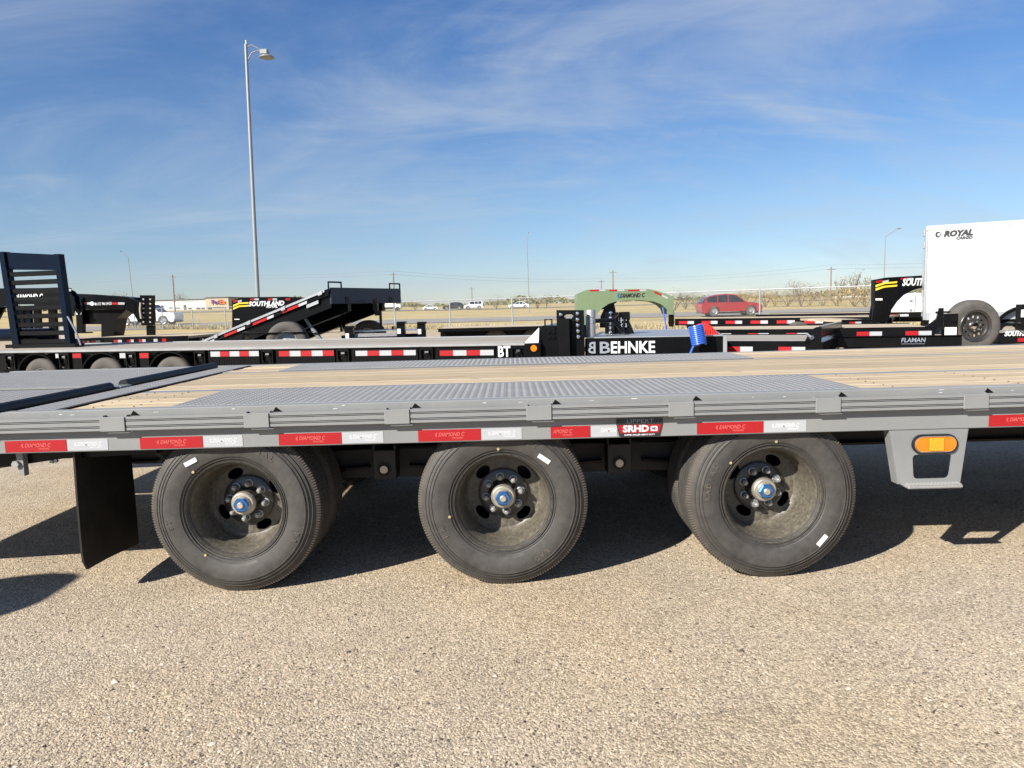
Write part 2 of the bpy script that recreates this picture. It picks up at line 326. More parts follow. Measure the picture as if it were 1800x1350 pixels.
    def mesh(s, name, mt, smooth=35.):
        me = bpy.data.meshes.new(name); me.from_pydata(s.v, [], s.f); me.validate()
        if smooth:
            me.polygons.foreach_set('use_smooth', [True]*len(me.polygons)); me.set_sharp_from_angle(angle=math.radians(smooth))
        me.materials.append(M[mt] if isinstance(mt, str) else mt); return me
    def build(s, name, mt, parent=None, smooth=35.):
        a = np.array(s.v); c = (a.min(0)+a.max(0))/2
        s.v = [tuple(p) for p in (a-c)]
        o = bpy.data.objects.new(name, s.mesh(name, mt, smooth)); COL.objects.link(o)
        o.location = Vector(c)-wloc(parent); o.parent = parent; return o
TCACHE = {}
def text_mesh(body, size, depth, shear, bold, align):
    key = (body, size, depth, shear, bold, align)
    if key not in TCACHE:
        cu = bpy.data.curves.new('lettering', 'FONT'); cu.body = body; cu.size = size; cu.extrude = depth/2; cu.shear = shear; cu.offset = bold; cu.align_x = align; cu.align_y = 'CENTER'; cu.resolution_u = 2
        o = bpy.data.objects.new('lettering', cu); me = bpy.data.meshes.new_from_object(o)
        TCACHE[key] = ([tuple(p.co) for p in me.vertices], [tuple(q.vertices) for q in me.polygons])
        bpy.data.objects.remove(o); bpy.data.curves.remove(cu); bpy.data.meshes.remove(me)
    return TCACHE[key]
def tag(o, label=None, cat=None, group=None, kind=None):
    for k, x in (('label', label), ('category', cat), ('group', group), ('kind', kind)):
        if x: o[k] = x
    return o
def thing(name, label, cat, group=None):
    o = bpy.data.objects.new(name, None); COL.objects.link(o); o.empty_display_size = .2; return tag(o, label, cat, group)
def rebase(root, p, rz=0., place=None):       # move the Empty to the thing's base, then place it
    p = Vector(p)
    for ch in root.children: ch.location -= p
    root.location = p if place is None else Vector(place); root.rotation_euler = (0,0,rz); return root
def dup(o, parent, loc=None):
    c = o.copy(); COL.objects.link(c); c.parent = parent
    if loc is not None: c.location = loc
    for ch in list(o.children): dup(ch, c)
    return c
def box(name, mt, parent, *a, **k): return MB().box(*a, **k).build(name, mt, parent)
def ell(cx, cz, a, b, n=20, rot=0.):
    return [(cx+a*math.cos(t)*math.cos(rot)-b*math.sin(t)*math.sin(rot), cz+a*math.cos(t)*math.sin(rot)+b*math.sin(t)*math.cos(rot)) for t in (2*math.pi*i/n for i in range(n))]
def rrect(pts, r, n=5):                        # polygon with rounded corners
    o = []; m = len(pts)
    for i in range(m):
        p = Vector(pts[i]); a = (Vector(pts[i-1])-p).normalized(); b = (Vector(pts[(i+1)%m])-p).normalized()
        p0, p1 = p+a*r, p+b*r
        for k in range(n+1):
            t = k/n; o.append(tuple((1-t)**2*p0+2*t*(1-t)*p+t*t*p1))
    return o

# ------------------------------------------------------------------ ground, road, field
def hgt(x, y):
    if y < 50: return 0.
    t = min(max((x/y+.42)/.34, 0), 1); t = t*t*(3-2*t)
    return (y-50)*(.0150*(1-t)+.0058*t) if y < 420 else hgt(x*419.9/y, 419.9)
def sheet(name, xs, ys, dz, mt, label=None):
    v = [(x, y, hgt(x, y)+dz) for y in ys for x in xs]; n = len(xs)
    f = [(j*n+i, j*n+i+1, (j+1)*n+i+1, (j+1)*n+i) for j in range(len(ys)-1) for i in range(n-1)]
    me = bpy.data.meshes.new(name); me.from_pydata(v, [], f); me.materials.append(M[mt]); me.polygons.foreach_set('use_smooth', [True]*len(f))
    o = bpy.data.objects.new(name, me); COL.objects.link(o); o['kind'] = 'structure'; return o
sheet('grass_field', [-900,-600,-400]+list(range(-300,301,15))+[400,600,900], [-30,0,20,40,50]+list(range(55,420,15))+[430,600,1200], -.02, 'field_grass')
v = [(-70,-25,0),(70,-25,0),(70,-4.5,0),(-28,59.5,0),(-70,87,0)]
me = bpy.data.meshes.new('gravel_lot'); me.from_pydata(v, [], [(0,1,2,3,4)]); me.materials.append(M['gravel_ground']); o = bpy.data.objects.new('gravel_lot', me); COL.objects.link(o); o['kind'] = 'structure'
sheet('frontage_road', list(range(-300,301,15)), [60,68,76], .012, 'asphalt')
sheet('highway', list(range(-300,301,15)), [168,176,184], .05, 'asphalt')
# loose crushed stone on the lot in front of and under the trailer
def gravel(n, name='gravel'):
    Y = 1.75 + 2.9*rng.random(n)**1.25; X = (rng.random(n)*2-1)*(Y*.74+.15)
    s = np.clip((.0026+.0006*(Y<2.6))*np.exp(rng.normal(0, .36, n)), .0016, .011); s = np.where(rng.random(n) < .0009, rng.uniform(.007,.014,n), s)
    patch = np.sin(X*2.1+Y*1.3)+np.sin(X*4.7-Y*3.1+1)+np.sin(X*1.1+Y*5.3); keep = rng.random(n) < .52+.26*patch; X, Y, s = X[keep], Y[keep], s[keep]; n = len(X)
    base = np.array([[1,0,0],[0,1,0],[-1,0,0],[0,-1,0],[0,0,.8],[0,0,-.5]])
    V = base[None]*(1+rng.uniform(-.38,.38,(n,6,1)))*s[:,None,None]*np.stack([rng.uniform(.8,1.35,n),rng.uniform(.7,1.1,n),rng.uniform(.55,.95,n)],1)[:,None,:]
    a = rng.random(n)*6.283; c, sn = np.cos(a)[:,None], np.sin(a)[:,None]
    x, y = V[...,0]*c-V[...,1]*sn, V[...,0]*sn+V[...,1]*c
    V = np.stack([x+X[:,None], y+Y[:,None], V[...,2]+(s*.12)[:,None]], -1).reshape(-1,3)
    Fq = np.array([[0,1,4],[1,2,4],[2,3,4],[3,0,4],[1,0,5],[2,1,5],[3,2,5],[0,3,5]])[:4]
    I = (Fq[None]+6*np.arange(n)[:,None,None]).reshape(-1)
    me = bpy.data.meshes.new(name); me.vertices.add(len(V)); me.vertices.foreach_set('co', V.ravel())
    me.loops.add(len(I)); me.loops.foreach_set('vertex_index', I.astype(np.int32)); k = len(I)//3
    me.polygons.add(k); me.polygons.foreach_set('loop_start', np.arange(0, len(I), 3, dtype=np.int32)); me.update(calc_edges=True); me.validate()
    me.materials.append(M['gravel_stone']); o = bpy.data.objects.new(name, me); COL.objects.link(o); o['kind'] = 'stuff'; o['label'] = 'tan crushed gravel lying loose on the lot'; o['category'] = 'gravel'
gravel(185000)

# ------------------------------------------------------------------ wheels
def tyre_mesh():
    p = [(.208,.026),(.212,.012),(.217,.007),(.2185,.013),(.2235,.011),(.225,.004),(.2275,.003),(.229,.009),(.234,.007),(.2355,.000),(.238,-.001),(.2395,.003),(.246,.000),(.2475,-.004),(.262,-.008),(.285,-.012),(.305,-.013),(.3215,-.010),(.323,-.013),(.326,-.0125),(.3275,-.008),(.335,-.005),(.3365,-.008),(.340,-.007),(.3415,-.001),(.350,.003),(.3515,.000),(.355,.001),(.3565,.008),(.366,.012),(.3725,.016),(.382,.021),(.3865,.030)]
    g = []
    for y in (.062,.094,.126,.158): g += [(.389,y-.006),(.379,y-.004),(.379,y+.004),(.389,y+.006)]
    back = [(r, .22-y) for r, y in p[::-1]]
    m = MB().lathe(p+g+back, (0,0,0), 120); o = []
    for x, y, z in m.v:                      # load: flattened contact patch and sidewall bulge at the bottom
        a = math.atan2(x, -z); r_ = math.hypot(x, z)
        k = math.exp(-(a/.42)**2)*max(0, 1-abs(r_-.318)/.075)
        y += (-.011 if y < .11 else .011)*k
        o.append((x, y, max(z, -.3862)))
    m.v = o; return m
def rib_mesh():
    m = MB()
    for i in range(190):
        t = 2*math.pi*i/190; c, s = math.cos(t), math.sin(t)
        for y0, y1, sg in ((.012,.030,1),):
            w = .0033; pr = []
            for r, y in ((.368,.0125),(.3855,.0200),(.3888,.032)):
                for e in (-w, w): pr.append((r*c-e*s, y, r*s+e*c))
            m.add(pr, [(0,1,3,2),(2,3,5,4)])
    return m
def ring_text(m, body, size, r, a_mid, y, step):
    n = len(body)
    for i, ch in enumerate(body):
        if ch == ' ': continue
        a = a_mid-(i-(n-1)/2)*step/r; c, s = math.cos(a), math.sin(a)
        m.text(ch, size, 0, 0, 0, depth=.003, bold=.0008, fn=lambda X, Yv, Z, c=c, s=s: ((r+Z)*c+X*s, y+Yv, (r+Z)*s-X*c))
TYRE = tyre_mesh().mesh('tyre', 'rubber', 50); RIB = rib_mesh().mesh('shoulder_rib', 'tread_rubber', 0)
def big_wheel(parent, x, y, spin, marks):
    """outer wheel of a dual pair, open dish towards -y; centre (x, y face, .389)"""
    c = (x, y, .389)
    def ov(k, r): a = spin+k*math.pi/2; return ell(x+r*math.cos(a), .389+r*math.sin(a), .025, .040, 18, a)
    disc = MB().plate([ell(x,.389,.170,.170,56), ell(x,.389,.045,.045,24)]+[ov(k,.139) for k in range(4)], y+.196, y+.207)
    wh = disc.build('wheel', 'wheel_dust', parent)
    MB().lathe([(.170,.207),(.170,.196),(.184,.186),(.192,.165),(.193,.120),(.199,.108),(.200,.050),(.205,.040),(.209,.022),(.219,.010),(.222,.004),(.2245,.008),(.217,.024),(.214,.110),(.200,.200),(.184,.207)], c, 72).build('rim', 'wheel_dust', wh)
    hub = MB().lathe([(.118,.190),(.118,.182),(.110,.178),(.072,.176),(.066,.168),(.060,.155),(.058,.120),(.052,.110),(.0,.106)], c, 40).build('hub', 'wheel_black', wh)
    MB().lathe([(.0575,.165),(.0575,.112),(.052,.101),(.0485,.0985),(.0,.0985)], c, 32).build('hub_cap', 'hub_steel', wh)
    MB().lathe([(.040,.104),(.040,.093),(.035,.086),(.0,.086)], c, 24).build('hub_collar', 'hub_steel', wh)
    nut = MB().lathe([(.037,.098),(.037,.081),(.031,.076),(.018,.076),(.018,.082)], c, 6)
    nut.build('hub_nut', 'blue_anodised', wh)
    MB().lathe([(.016,.086),(.016,.070),(.012,.066),(.0,.066)], c, 20).build('hub_plug', 'hub_steel', wh)
    proto = None
    for k in range(8):
        a = spin+.2+k*math.pi/4; px, pz = x+.084*math.cos(a), .389+.084*math.sin(a)
        if proto is None:
            m = MB().lathe([(.0195,.196-.016),(.0195,.170),(.014,.168)], (px,y,pz), 16).lathe([(.0150,.174),(.0150,.143),(.0125,.138),(.0090,.138)], (px,y,pz), 6).lathe([(.0090,.145),(.0090,.132),(.006,.129),(0,.129)], (px,y,pz), 10)
            proto = m.build('lug_nut', 'lug_steel', wh)
            off = proto.location-Vector((px-x, 0, pz-.389))
        else:
            n = proto.copy(); COL.objects.link(n); n.parent = wh; n.location = off+Vector((px-x, 0, pz-.389))
    def part(me, name):
        o = bpy.data.objects.new(name, me); COL.objects.link(o); o.parent = wh; o.location = Vector(c)-wloc(wh); o.rotation_euler = (0, random.random()*0, 0); return o
    part(TYRE, 'tyre'); part(RIB, 'shoulder_rib')['kind'] = 'stuff'
    m = MB(); ring_text(m, 'RADIAL', .030, .298, marks[0], -.0135, .030); ring_text(m, 'ST', .03, .298, marks[0]+2.2, -.0135, .030); ring_text(m, 'PR', .034, .298, marks[0]-1.6, -.0135, .034)
    for k in range(5):
        a = marks[0]+.9+k*1.31; r0 = .262; m.add([((r0)*math.cos(a)-.0008*math.sin(a), -.0075, r0*math.sin(a)+.0008*math.cos(a)), (r0*math.cos(a)+.0008*math.sin(a), -.0075, r0*math.sin(a)-.0008*math.cos(a)), (.335*math.cos(a)+.0008*math.sin(a), -.0055, .335*math.sin(a)-.0008*math.cos(a)), (.335*math.cos(a)-.0008*math.sin(a), -.0055, .335*math.sin(a)+.0008*math.cos(a))], [(0,1,2,3)])
    part(m.mesh('sidewall_lettering', 'tread_rubber', 0), 'sidewall_lettering')['kind'] = 'stuff'
    la, lr, lrot = marks[1]
    m = MB().plate([[(lr*math.cos(la)+dx*math.cos(lrot)-dz*math.sin(lrot), lr*math.sin(la)+dx*math.sin(lrot)+dz*math.cos(lrot)) for dx, dz in ((-.030,-.010),(.030,-.010),(.030,.010),(-.030,.010))]], -.0145, -.0125)
    part(m.mesh('paper_label', 'label_white', 0), 'paper_label')
    for a in marks[2]:
        m = MB().disc((.250*math.cos(a), -.0075, .250*math.sin(a)), .0062, .003, 12); part(m.mesh('paint_dot', 'yellow_dot', 0), 'paint_dot')
    return wh
def plain_tyre_parts(parent, x, y, flip=False, name='wheel'):
    c = (x, y, .389)
    w = MB().lathe([(.05,.12),(.17,.12),(.19,.10),(.20,.03),(.222,.01),(.214,.03),(.214,.19),(.222,.21),(.2,.19),(.19,.13),(.17,.13),(.05,.13)], c, 40).build(name, 'wheel_black', parent)
    t = bpy.data.objects.new('tyre', TYRE); COL.objects.link(t); t.parent = w; t.location = Vector(c)-wloc(w)
    r = bpy.data.objects.new('shoulder_rib', RIB); COL.objects.link(r); r.parent = w; r.location = Vector(c)-wloc(w); r['kind'] = 'stuff'
    return w

# ------------------------------------------------------------------ the grey flatbed in front
T = thing('flatbed_trailer', 'grey triple axle flatbed trailer with wooden deck nearest the camera', 'trailer')
ZD = .870; XL, XR = -2.03, 6.6; YF, YB = 3.187, 5.77
# channel of the side frame, rub rail and stake pockets
box('side_channel', 'gray_paint', T, XL-1.9, XR, YF, YF+.012, .684, ZD-.002, b=.003)
box('channel_flange', 'gray_paint', T, XL-1.9, XR, YF+.0125, YF+.055, ZD-.012, ZD-.001, b=.002)
box('channel_lip', 'gray_paint', T, XL-1.9, XR, YF+.0125, YF+.07, .684, .694, b=.002)
rr = MB().box(XL-1.9, XR, 3.1565, 3.161, .781, .840)
for z0, z1 in ((.7805,.7925),(.7957,.7985),(.8017,.8193),(.8225,.8253),(.8285,.8405)): rr.box(XL-1.9, XR, 3.1460, 3.1563, z0, z1, b=.0008)
rr.build('rub_rail', 'gray_paint', T)
pk0 = None
for xp in (-3.615,-2.99,-2.365,-1.740,-1.114,-.503,.114,.732,1.371,2.014,2.64,3.27,3.89,4.52,5.15,5.78):
    if pk0 is None:
        m = MB().box(xp-.055, xp+.055, 3.1405, 3.1450, .778, .842, b=.002).box(xp-.055, xp-.047, 3.1612, 3.186, .782, .846, b=.001).box(xp+.047, xp+.055, 3.1612, 3.186, .782, .846, b=.001)
        pk0 = m.build('stake_pocket', 'gray_paint', T)
        lp0 = box('pocket_lip', 'white_decal', T, xp-.030, xp+.066, 3.152, 3.186, .7685, .7745, b=.0025); x0p = xp
        tb0 = MB().prism([(xp+.060,ZD-.028),(xp+.100,ZD-.028),(xp+.074,ZD-.008)], YF-.003, YF-.0005).build('gap_shade', 'black_paint', T)  # black triangle painting in the shade between rub rail and channel
    else:
        for q in (pk0, lp0, tb0): dup(q, T, q.location+Vector((xp-x0p,0,0)))
# reflective tape
def tape_piece(x0, x1, red, print_=True, cut=0):
    s = MB().box(x0, x1, YF-.0016, YF-.0003, .690, .742-.001).build('reflective_tape', 'tape_red' if red else 'tape_white', T)
    if print_:
        xc = (x0+x1)/2; pm = 'tape_red_print' if red else 'tape_white_print'; wd = .115 if red else .105
        m = MB()
        if cut == 0:
            m.text('DIAMOND C', .024, xc+.008, YF-.0020, .7185, .0006, .25, .0004, width=wd).text('TRAILERS', .010, xc+.034, YF-.0020, .7025, .0006, .25, .0002, width=.05)
            m.plate([[(xc-wd*.5-.006,.7185),(xc-wd*.5+.001,.729),(xc-wd*.5+.004,.724),(xc-wd*.5-.001,.7185),(xc-wd*.5+.004,.712),(xc-wd*.5+.001,.708)]], YF-.0022, YF-.0017)
        elif cut == 1: m.text('AMOND C', .024, xc-.035, YF-.0020, .7185, .0006, .25, .0004, width=.085).text('TRAILERS', .010, xc-.015, YF-.0020, .7025, .0006, .25, .0002, width=.045)
        else: m.text('DIAMON', .024, xc+.02, YF-.0020, .7185, .0006, .25, .0004, width=.07)
        m.build('tape_print', pm, s)
for a, b, r in ((-2.86,-2.586,1),(-2.583,-2.41,0),(-2.245,-1.973,1),(-1.970,-1.79,0),(-1.649,-1.372,1),(-1.369,-1.195,0),(-1.036,-.759,1),(-.756,-.574,0),(-.42,-.144,1),(-.141,.037,0),(.811,1.104,1),(1.107,1.294,0),(2.1,2.38,1),(2.383,2.565,0),(2.75,3.03,1),(3.033,3.21,0)):
    tape_piece(a, b, r)
tape_piece(.165, .340, 1, cut=1); tape_piece(.342, .459, 0, cut=2)
# maker's sticker
st = MB().plate([[(.455,.7445),(.468,.690),(.475,.6865),(.640,.6865),(.647,.690),(.660,.7445),(.660,.769),(.455,.769)]], YF-.0032, YF-.0018).build('sticker', 'black_decal', T)
MB().plate([[(.461,.740),(.471,.704),(.643,.704),(.654,.740)]], YF-.0042, YF-.0034).build('sticker_band', 'tape_red', st)
MB().text('SRHD', .040, .541, YF-.005, .722, .0008, 0, .0016, width=.115).text('SLIPPER ROLLER HEAVY DUTY', .009, .557, YF-.0042, .6955, .0008, 0, .0003, width=.135).plate([rrect([(.606,.711),(.636,.711),(.636,.733),(.606,.733)], .004)], YF-.0052, YF-.0044).build('sticker_lettering', 'white_decal', st)
MB().text('LIPPERT', .024, .56, YF-.0042, .756, .0008, 0, .0003, width=.12).build('sticker_heading', 'gray_decal', st)
MB().text('HD', .014, .621, YF-.0058, .722, .0006, 0, .0006).build('sticker_badge', 'black_decal', st)
# wooden deck, top flanges of the beams, tread plates
def plank(x0, x1, y0, y1, dz=0.):
    box('plank', 'deck_wood', T, x0, x1, y0+.003, y1-.003, ZD-.040, ZD-.004+dz+random.uniform(-.0018,.0018), b=.004)
YA = [3.245+.1625*i for i in range(5)]; PX0, PX1 = -1.53, 1.56
for i in range(4):
    plank(XL+.035, PX0-.002, YA[i], YA[i+1]); plank(PX1+.002, XR, YA[i], YA[i+1])
YBm = [3.985+.2095*i for i in range(6)]
for i in range(5): plank(XL+.035, XR, YBm[i], YBm[i+1])
YC = [5.125+.145*i for i in range(5)]; QX0, QX1 = -1.63, 1.70
for i in range(4):
    plank(XL+.035, QX0-.002, YC[i], YC[i+1]); plank(QX1+.002, XR, YC[i], YC[i+1])
for y0, y1 in ((3.898,3.982),(5.035,5.122)): box('beam_flange', 'gray_paint', T, XL+.035, XR, y0+.001, y1-.001, ZD-.02, ZD-.006, b=.002)
def tread(x0, x1, y0, y1, z, parent=None, name='tread_plate', pitch=.035):
    pl = box(name, 'tread_steel', parent or T, x0, x1, y0, y1, z-.006, z, b=.0015)
    m = MB(); nx = int((x1-x0-.01)/(pitch/2)); ny = int((y1-y0-.01)/(pitch/2)); l_, w_ = .012, .0038
    for i in range(nx):
        for j in range(ny):
            if (i+j) % 2: continue
            cx = x0+.012+i*pitch/2; cy = y0+.012+j*pitch/2
            if cx > x1-.015 or cy > y1-.015: continue
            d = (.7071,.7071) if i % 2 else (.7071,-.7071); e = (-d[1], d[0])
            m.add([(cx-d[0]*l_,cy-d[1]*l_,z-.0003),(cx+e[0]*w_,cy+e[1]*w_,z-.0003),(cx+d[0]*l_,cy+d[1]*l_,z-.0003),(cx-e[0]*w_,cy-e[1]*w_,z-.0003),(cx-d[0]*l_*.45,cy-d[1]*l_*.45,z+.0017),(cx+d[0]*l_*.45,cy+d[1]*l_*.45,z+.0017)],
                [(0,3,4),(0,4,1),(3,2,5,4),(1,4,5,2)])
    lug = m.build('raised_lug', 'tread_steel', pl, 0); lug['kind'] = 'stuff'; return pl
tread(PX0, PX1, 3.243, 3.896, ZD)
tread(QX0, QX1, 5.124, 5.706, ZD)
tread(XL-.185, XL-.012, 3.243, 5.706, ZD-.001, name='tail_strip')
box('tail_gap_bar', 'frame_black', T, XL-.010, XL+.034, 3.245, 5.706, ZD-.06, ZD-.026)
box('far_channel', 'gray_paint', T, XL-1.9, XR, 5.708, 5.772, .684, ZD-.002, b=.003)
# the two folded loading ramps behind the deck and their rubber pads
for y0, y1, nm in ((3.20,4.19,0),(4.27,5.62,1)):
    xr = -2.335
    rp = box('loading_ramp', 'gray_paint', T, -3.95, xr-.004, y0, y1, ZD-.065, ZD-.010, b=.004)
    tread(-3.94, xr-.02, y0+.02, y1-.02, ZD-.002, rp, 'ramp_tread')
    box('ramp_edge', 'gray_paint', rp, -3.95, xr-.004, y0-.001, y0+.016, ZD-.0095, ZD+.004, b=.002)
    yy = (y0-.02, y1-.05) if nm == 0 else (y0+.02, y1)
    m = MB().path([(xr+.045, yy[0], ZD+.004), (xr+.045, yy[1], ZD+.004)], .030, 14); m.build('rubber_pad', 'pad_rubber', rp)
box('ramp_hinge_plate', 'gray_paint', T, -2.33, -2.235, 4.16, 4.285, ZD-.03, ZD+.006, b=.003)
box('hinge_tube', 'frame_black', T, -2.232, -2.219, 3.22, 5.6, ZD-.05, ZD-.012)
# dovetail frame going down to the left
for y0 in (3.27, 5.60):
    MB().prism([(-1.62,.683),(-1.62,.652),(-2.05,.640),(-3.4,.47),(-3.9,.40),(-3.9,.62),(-3.5,.683)], y0, y0+.07).build('dovetail_beam', 'frame_black', T)
MB().prism([(-2.205,.676),(-2.235,.676),(-2.228,.575),(-2.205,.572)], 3.235, 3.268).build('ramp_stop', 'gray_paint', T)
MB().disc((-2.235,3.222,.628), .017, .02, 6).build('stop_bolt', 'lug_steel', T)
for xx, zz_ in ((-2.095,.628),(-2.075,.632)): MB().disc((xx,3.258,zz_), .009, .012, 6).build('frame_bolt', 'lug_steel', T)
# chassis beams, crossmembers, suspension
for y0 in (3.86, 5.01):
    box('chassis_beam', 'frame_black', T, XL-.1, XR, y0+.055, y0+.067, .50, ZD-.046); box('beam_bottom_flange', 'frame_black', T, XL-.1, XR, y0, y0+.122, .486, .4995, b=.002)
cm0 = None
for k in range(21):
    xx = XL+.15+.4*k
    if cm0 is None: cm0 = box('crossmember', 'frame_black', T, xx-.004, xx+.004, YF+.013, 5.706, .735, ZD-.042); xk = xx
    else: dup(cm0, T, cm0.location+Vector((xx-xk,0,0)))
# under-deck stiffeners seen below the channel between the wheels
for x0, x1 in ((-.92,-.42),(.30,.80)):
    box('suspension_rail', 'hanger_grey', T, x0-.12, x1+.12, 3.76, 3.775, .40, .555, b=.003)
    box('suspension_cap', 'black_paint', T, x0-.12, x1+.12, 3.72, 3.80, .5555, .562, b=.002)
    box('inner_sill', 'black_paint', T, x0-.10, x1+.10, 3.62, 3.70, .625, .632, b=.002)
    box('valve_plate', 'lug_steel', T, x0+.31, x1+.06, 3.83, 3.836, .583, .615)
for x0, x1 in ((-.706,-.592),(.469,.588)):
    hg = MB().box(x0, x1, 3.600, 3.608, .427, .575, b=.003).box(x0, x0+.008, 3.6085, 3.72, .427, .60).box(x1-.008, x1, 3.6085, 3.72, .427, .60).build('spring_hanger', 'hanger_grey', T)
    xc = (x0+x1)/2-.002; MB().disc((xc,3.583,.480), .020, .016, 10, r2=.022).build('hanger_bolt', 'hub_steel', hg)
    MB().lathe([(.034,.597),(.034,.594),(.02,.594)], (xc,3.0,.480), 24).build('hanger_washer', 'frame_black', hg)
for y0 in (3.74, 5.22):
    for xc in (-1.25,-.045,1.165):
        lf = MB()
        for q in range(3): lf.prism([(xc-.5+.13*q,.46-.014*q),(xc,.435-.014*q),(xc+.5-.13*q,.46-.014*q),(xc+.5-.13*q,.472-.014*q),(xc,.447-.014*q),(xc-.5+.13*q,.472-.014*q)], y0-.035, y0+.035)
        lf.build('leaf_spring', 'frame_black', T)
# axles and wheels
XW = (-1.272,-.055,1.168)
mk = ((1.15,(2.23,.289,.45),(2.33,4.1)), (-1.1,(.815,.276,-.62),(1.63,3.37)), (2.9,(-.757,.305,.87),(1.53,2.456)))
for xw, sp, k in zip(XW, (.45, .75, 1.05), mk):
    MB().path([(xw,3.42,.389),(xw,5.55,.389)], .0635, 20).build('axle', 'frame_black', T)
    big_wheel(T, xw, 3.236, sp, k)
    plain_tyre_parts(T, xw+.004, 3.485)
    plain_tyre_parts(T, xw, 5.22); plain_tyre_parts(T, xw, 5.48)
# mud flap
m = MB(); nr, nc_ = 12, 8; vv = []
for side in (0, 1):
    for j in range(nr+1):
        for i in range(nc_+1):
            t, w = j/nr, i/nc_; z = .675-(.675-(.128-.026*w))*t; y0_, y1_ = 3.222-.010*t, 3.695-.012*t
            y = y0_+(y1_-y0_)*w
            if j == nr and i == 0: y += .03
            if j == nr-1 and i == 0: y += .004
            bend = .018*math.sin(2.2*t)*math.sin(3.1*w+.3)-.006*t
            vv.append((-1.972-bend+.009*side, y, z))
S_ = (nr+1)*(nc_+1); ff = []
for j in range(nr):
    for i in range(nc_):
        q = [j*(nc_+1)+i, j*(nc_+1)+i+1, (j+1)*(nc_+1)+i+1, (j+1)*(nc_+1)+i]; ff.append(q); ff.append([k+S_ for k in q[::-1]])
bd = [i for i in range(nc_+1)]+[j*(nc_+1)+nc_ for j in range(1, nr+1)]+[nr*(nc_+1)+i for i in range(nc_-1, -1, -1)]+[j*(nc_+1) for j in range(nr-1, 0, -1)]
for a_, b_ in zip(bd, bd[1:]+bd[:1]): ff.append([b_, a_, a_+S_, b_+S_])
m.add(vv, ff)
m.build('mud_flap', 'flap_rubber', T, 0)
# step with side marker lamp
s_out = [(1.672,.683),(2.012,.683),(1.985,.440),(1.962,.428),(1.742,.428),(1.716,.440)]
hole = rrect([(1.768,.572),(1.945,.572),(1.934,.462),(1.776,.462)], .022)
step = MB().plate([rrect(s_out, .006, 3), hole], 3.188, 3.196).build('step_bracket', 'gray_paint', T)
MB().prism([(1.664,.683),(1.672,.683),(1.716,.440),(1.708,.440)], 3.190, 3.245).build('step_side', 'gray_paint', step)
MB().prism([(2.014,.683),(2.020,.683),(1.992,.440),(1.986,.440)], 3.197, 3.245).build('step_side', 'gray_paint', step)
tr = box('step_tread', 'tread_steel', step, 1.735, 1.978, 3.150, 3.235, .424, .440, b=.005)
sg = MB()
for q in range(15): sg.prism([(1.742+q*.0157,.440),(1.753+q*.0157,.440),(1.7475+q*.0157,.447)], 3.152, 3.233)
sg.build('tread_serration', 'tread_steel', tr)['kind'] = 'stuff'
def stad(cx, cz, a, b, n=10):
    r = b; k = a-b
    return [(cx+k+r*math.cos(t), cz+r*math.sin(t)) for t in (-math.pi/2+math.pi*i/n for i in range(n+1))]+[(cx-k+r*math.cos(t), cz+r*math.sin(t)) for t in (math.pi/2+math.pi*i/n for i in range(n+1))]
lc = (1.861,.620)
MB().plate([stad(*lc,.100,.043), stad(*lc,.088,.031)], 3.176, 3.1875).build('lamp_grommet', 'pad_rubber', step)
MB().plate([stad(*lc,.093,.0365), stad(*lc,.0885,.0318)], 3.172, 3.178).build('lamp_bezel', 'chrome', step)
lens = MB().plate([stad(*lc,.088,.0312)], 3.166, 3.186).build('marker_lens', 'amber_lens', step)
box('lens_core', 'amber_core', step, lc[0]-.032, lc[0]+.032, 3.1600, 3.1655, lc[1]-.029, lc[1]+.029, b=.004)
# weld marks on the top flange, chalk scuffs near the pockets, screws in the planks
for k, xp in enumerate((-2.05,-1.42,-.80,-.19,.42,1.05,1.69,2.33)):
    MB().lathe([(0,.004),(.006,.003),(.0085,0)], (xp,YF-.0005,ZD-.020), 8).build('weld_tack', 'gray_paint', T) if k % 2 == 0 else None
    c = MB()
    for q in range(2):
        a, b = xp+random.uniform(-.2,.25), random.uniform(ZD-.024,ZD-.008); w, h = random.uniform(.004,.014), random.uniform(.001,.002); c.add([(a-w,YF-.0012,b-h),(a+w,YF-.0012,b-h*.4),(a+w*.8,YF-.0012,b+h),(a-w*.9,YF-.0012,b+h*.6)], [(0,1,2,3)])
    c.build('scuff_mark', 'gray_trailer_white', T, 0)['kind'] = 'stuff'
sc_ = None
for x_ in (-1.9,-1.72,1.72,2.3,2.9,3.5):
    for yy_ in YA[:4]:
        for d_ in (.045,.115):
            p_ = (x_+random.uniform(-.008,.008), yy_+d_, ZD-.0025)
            if sc_ is None: sc_ = MB().disc((p_[0],p_[1],p_[2]-.002), .0042, .0045, 8, 'z', .003).build('deck_screw', 'bark', T); s0_ = Vector(p_)
            else: dup(sc_, T, sc_.location+Vector(p_)-s0_)
rebase(T, (0, 4.45, 0))

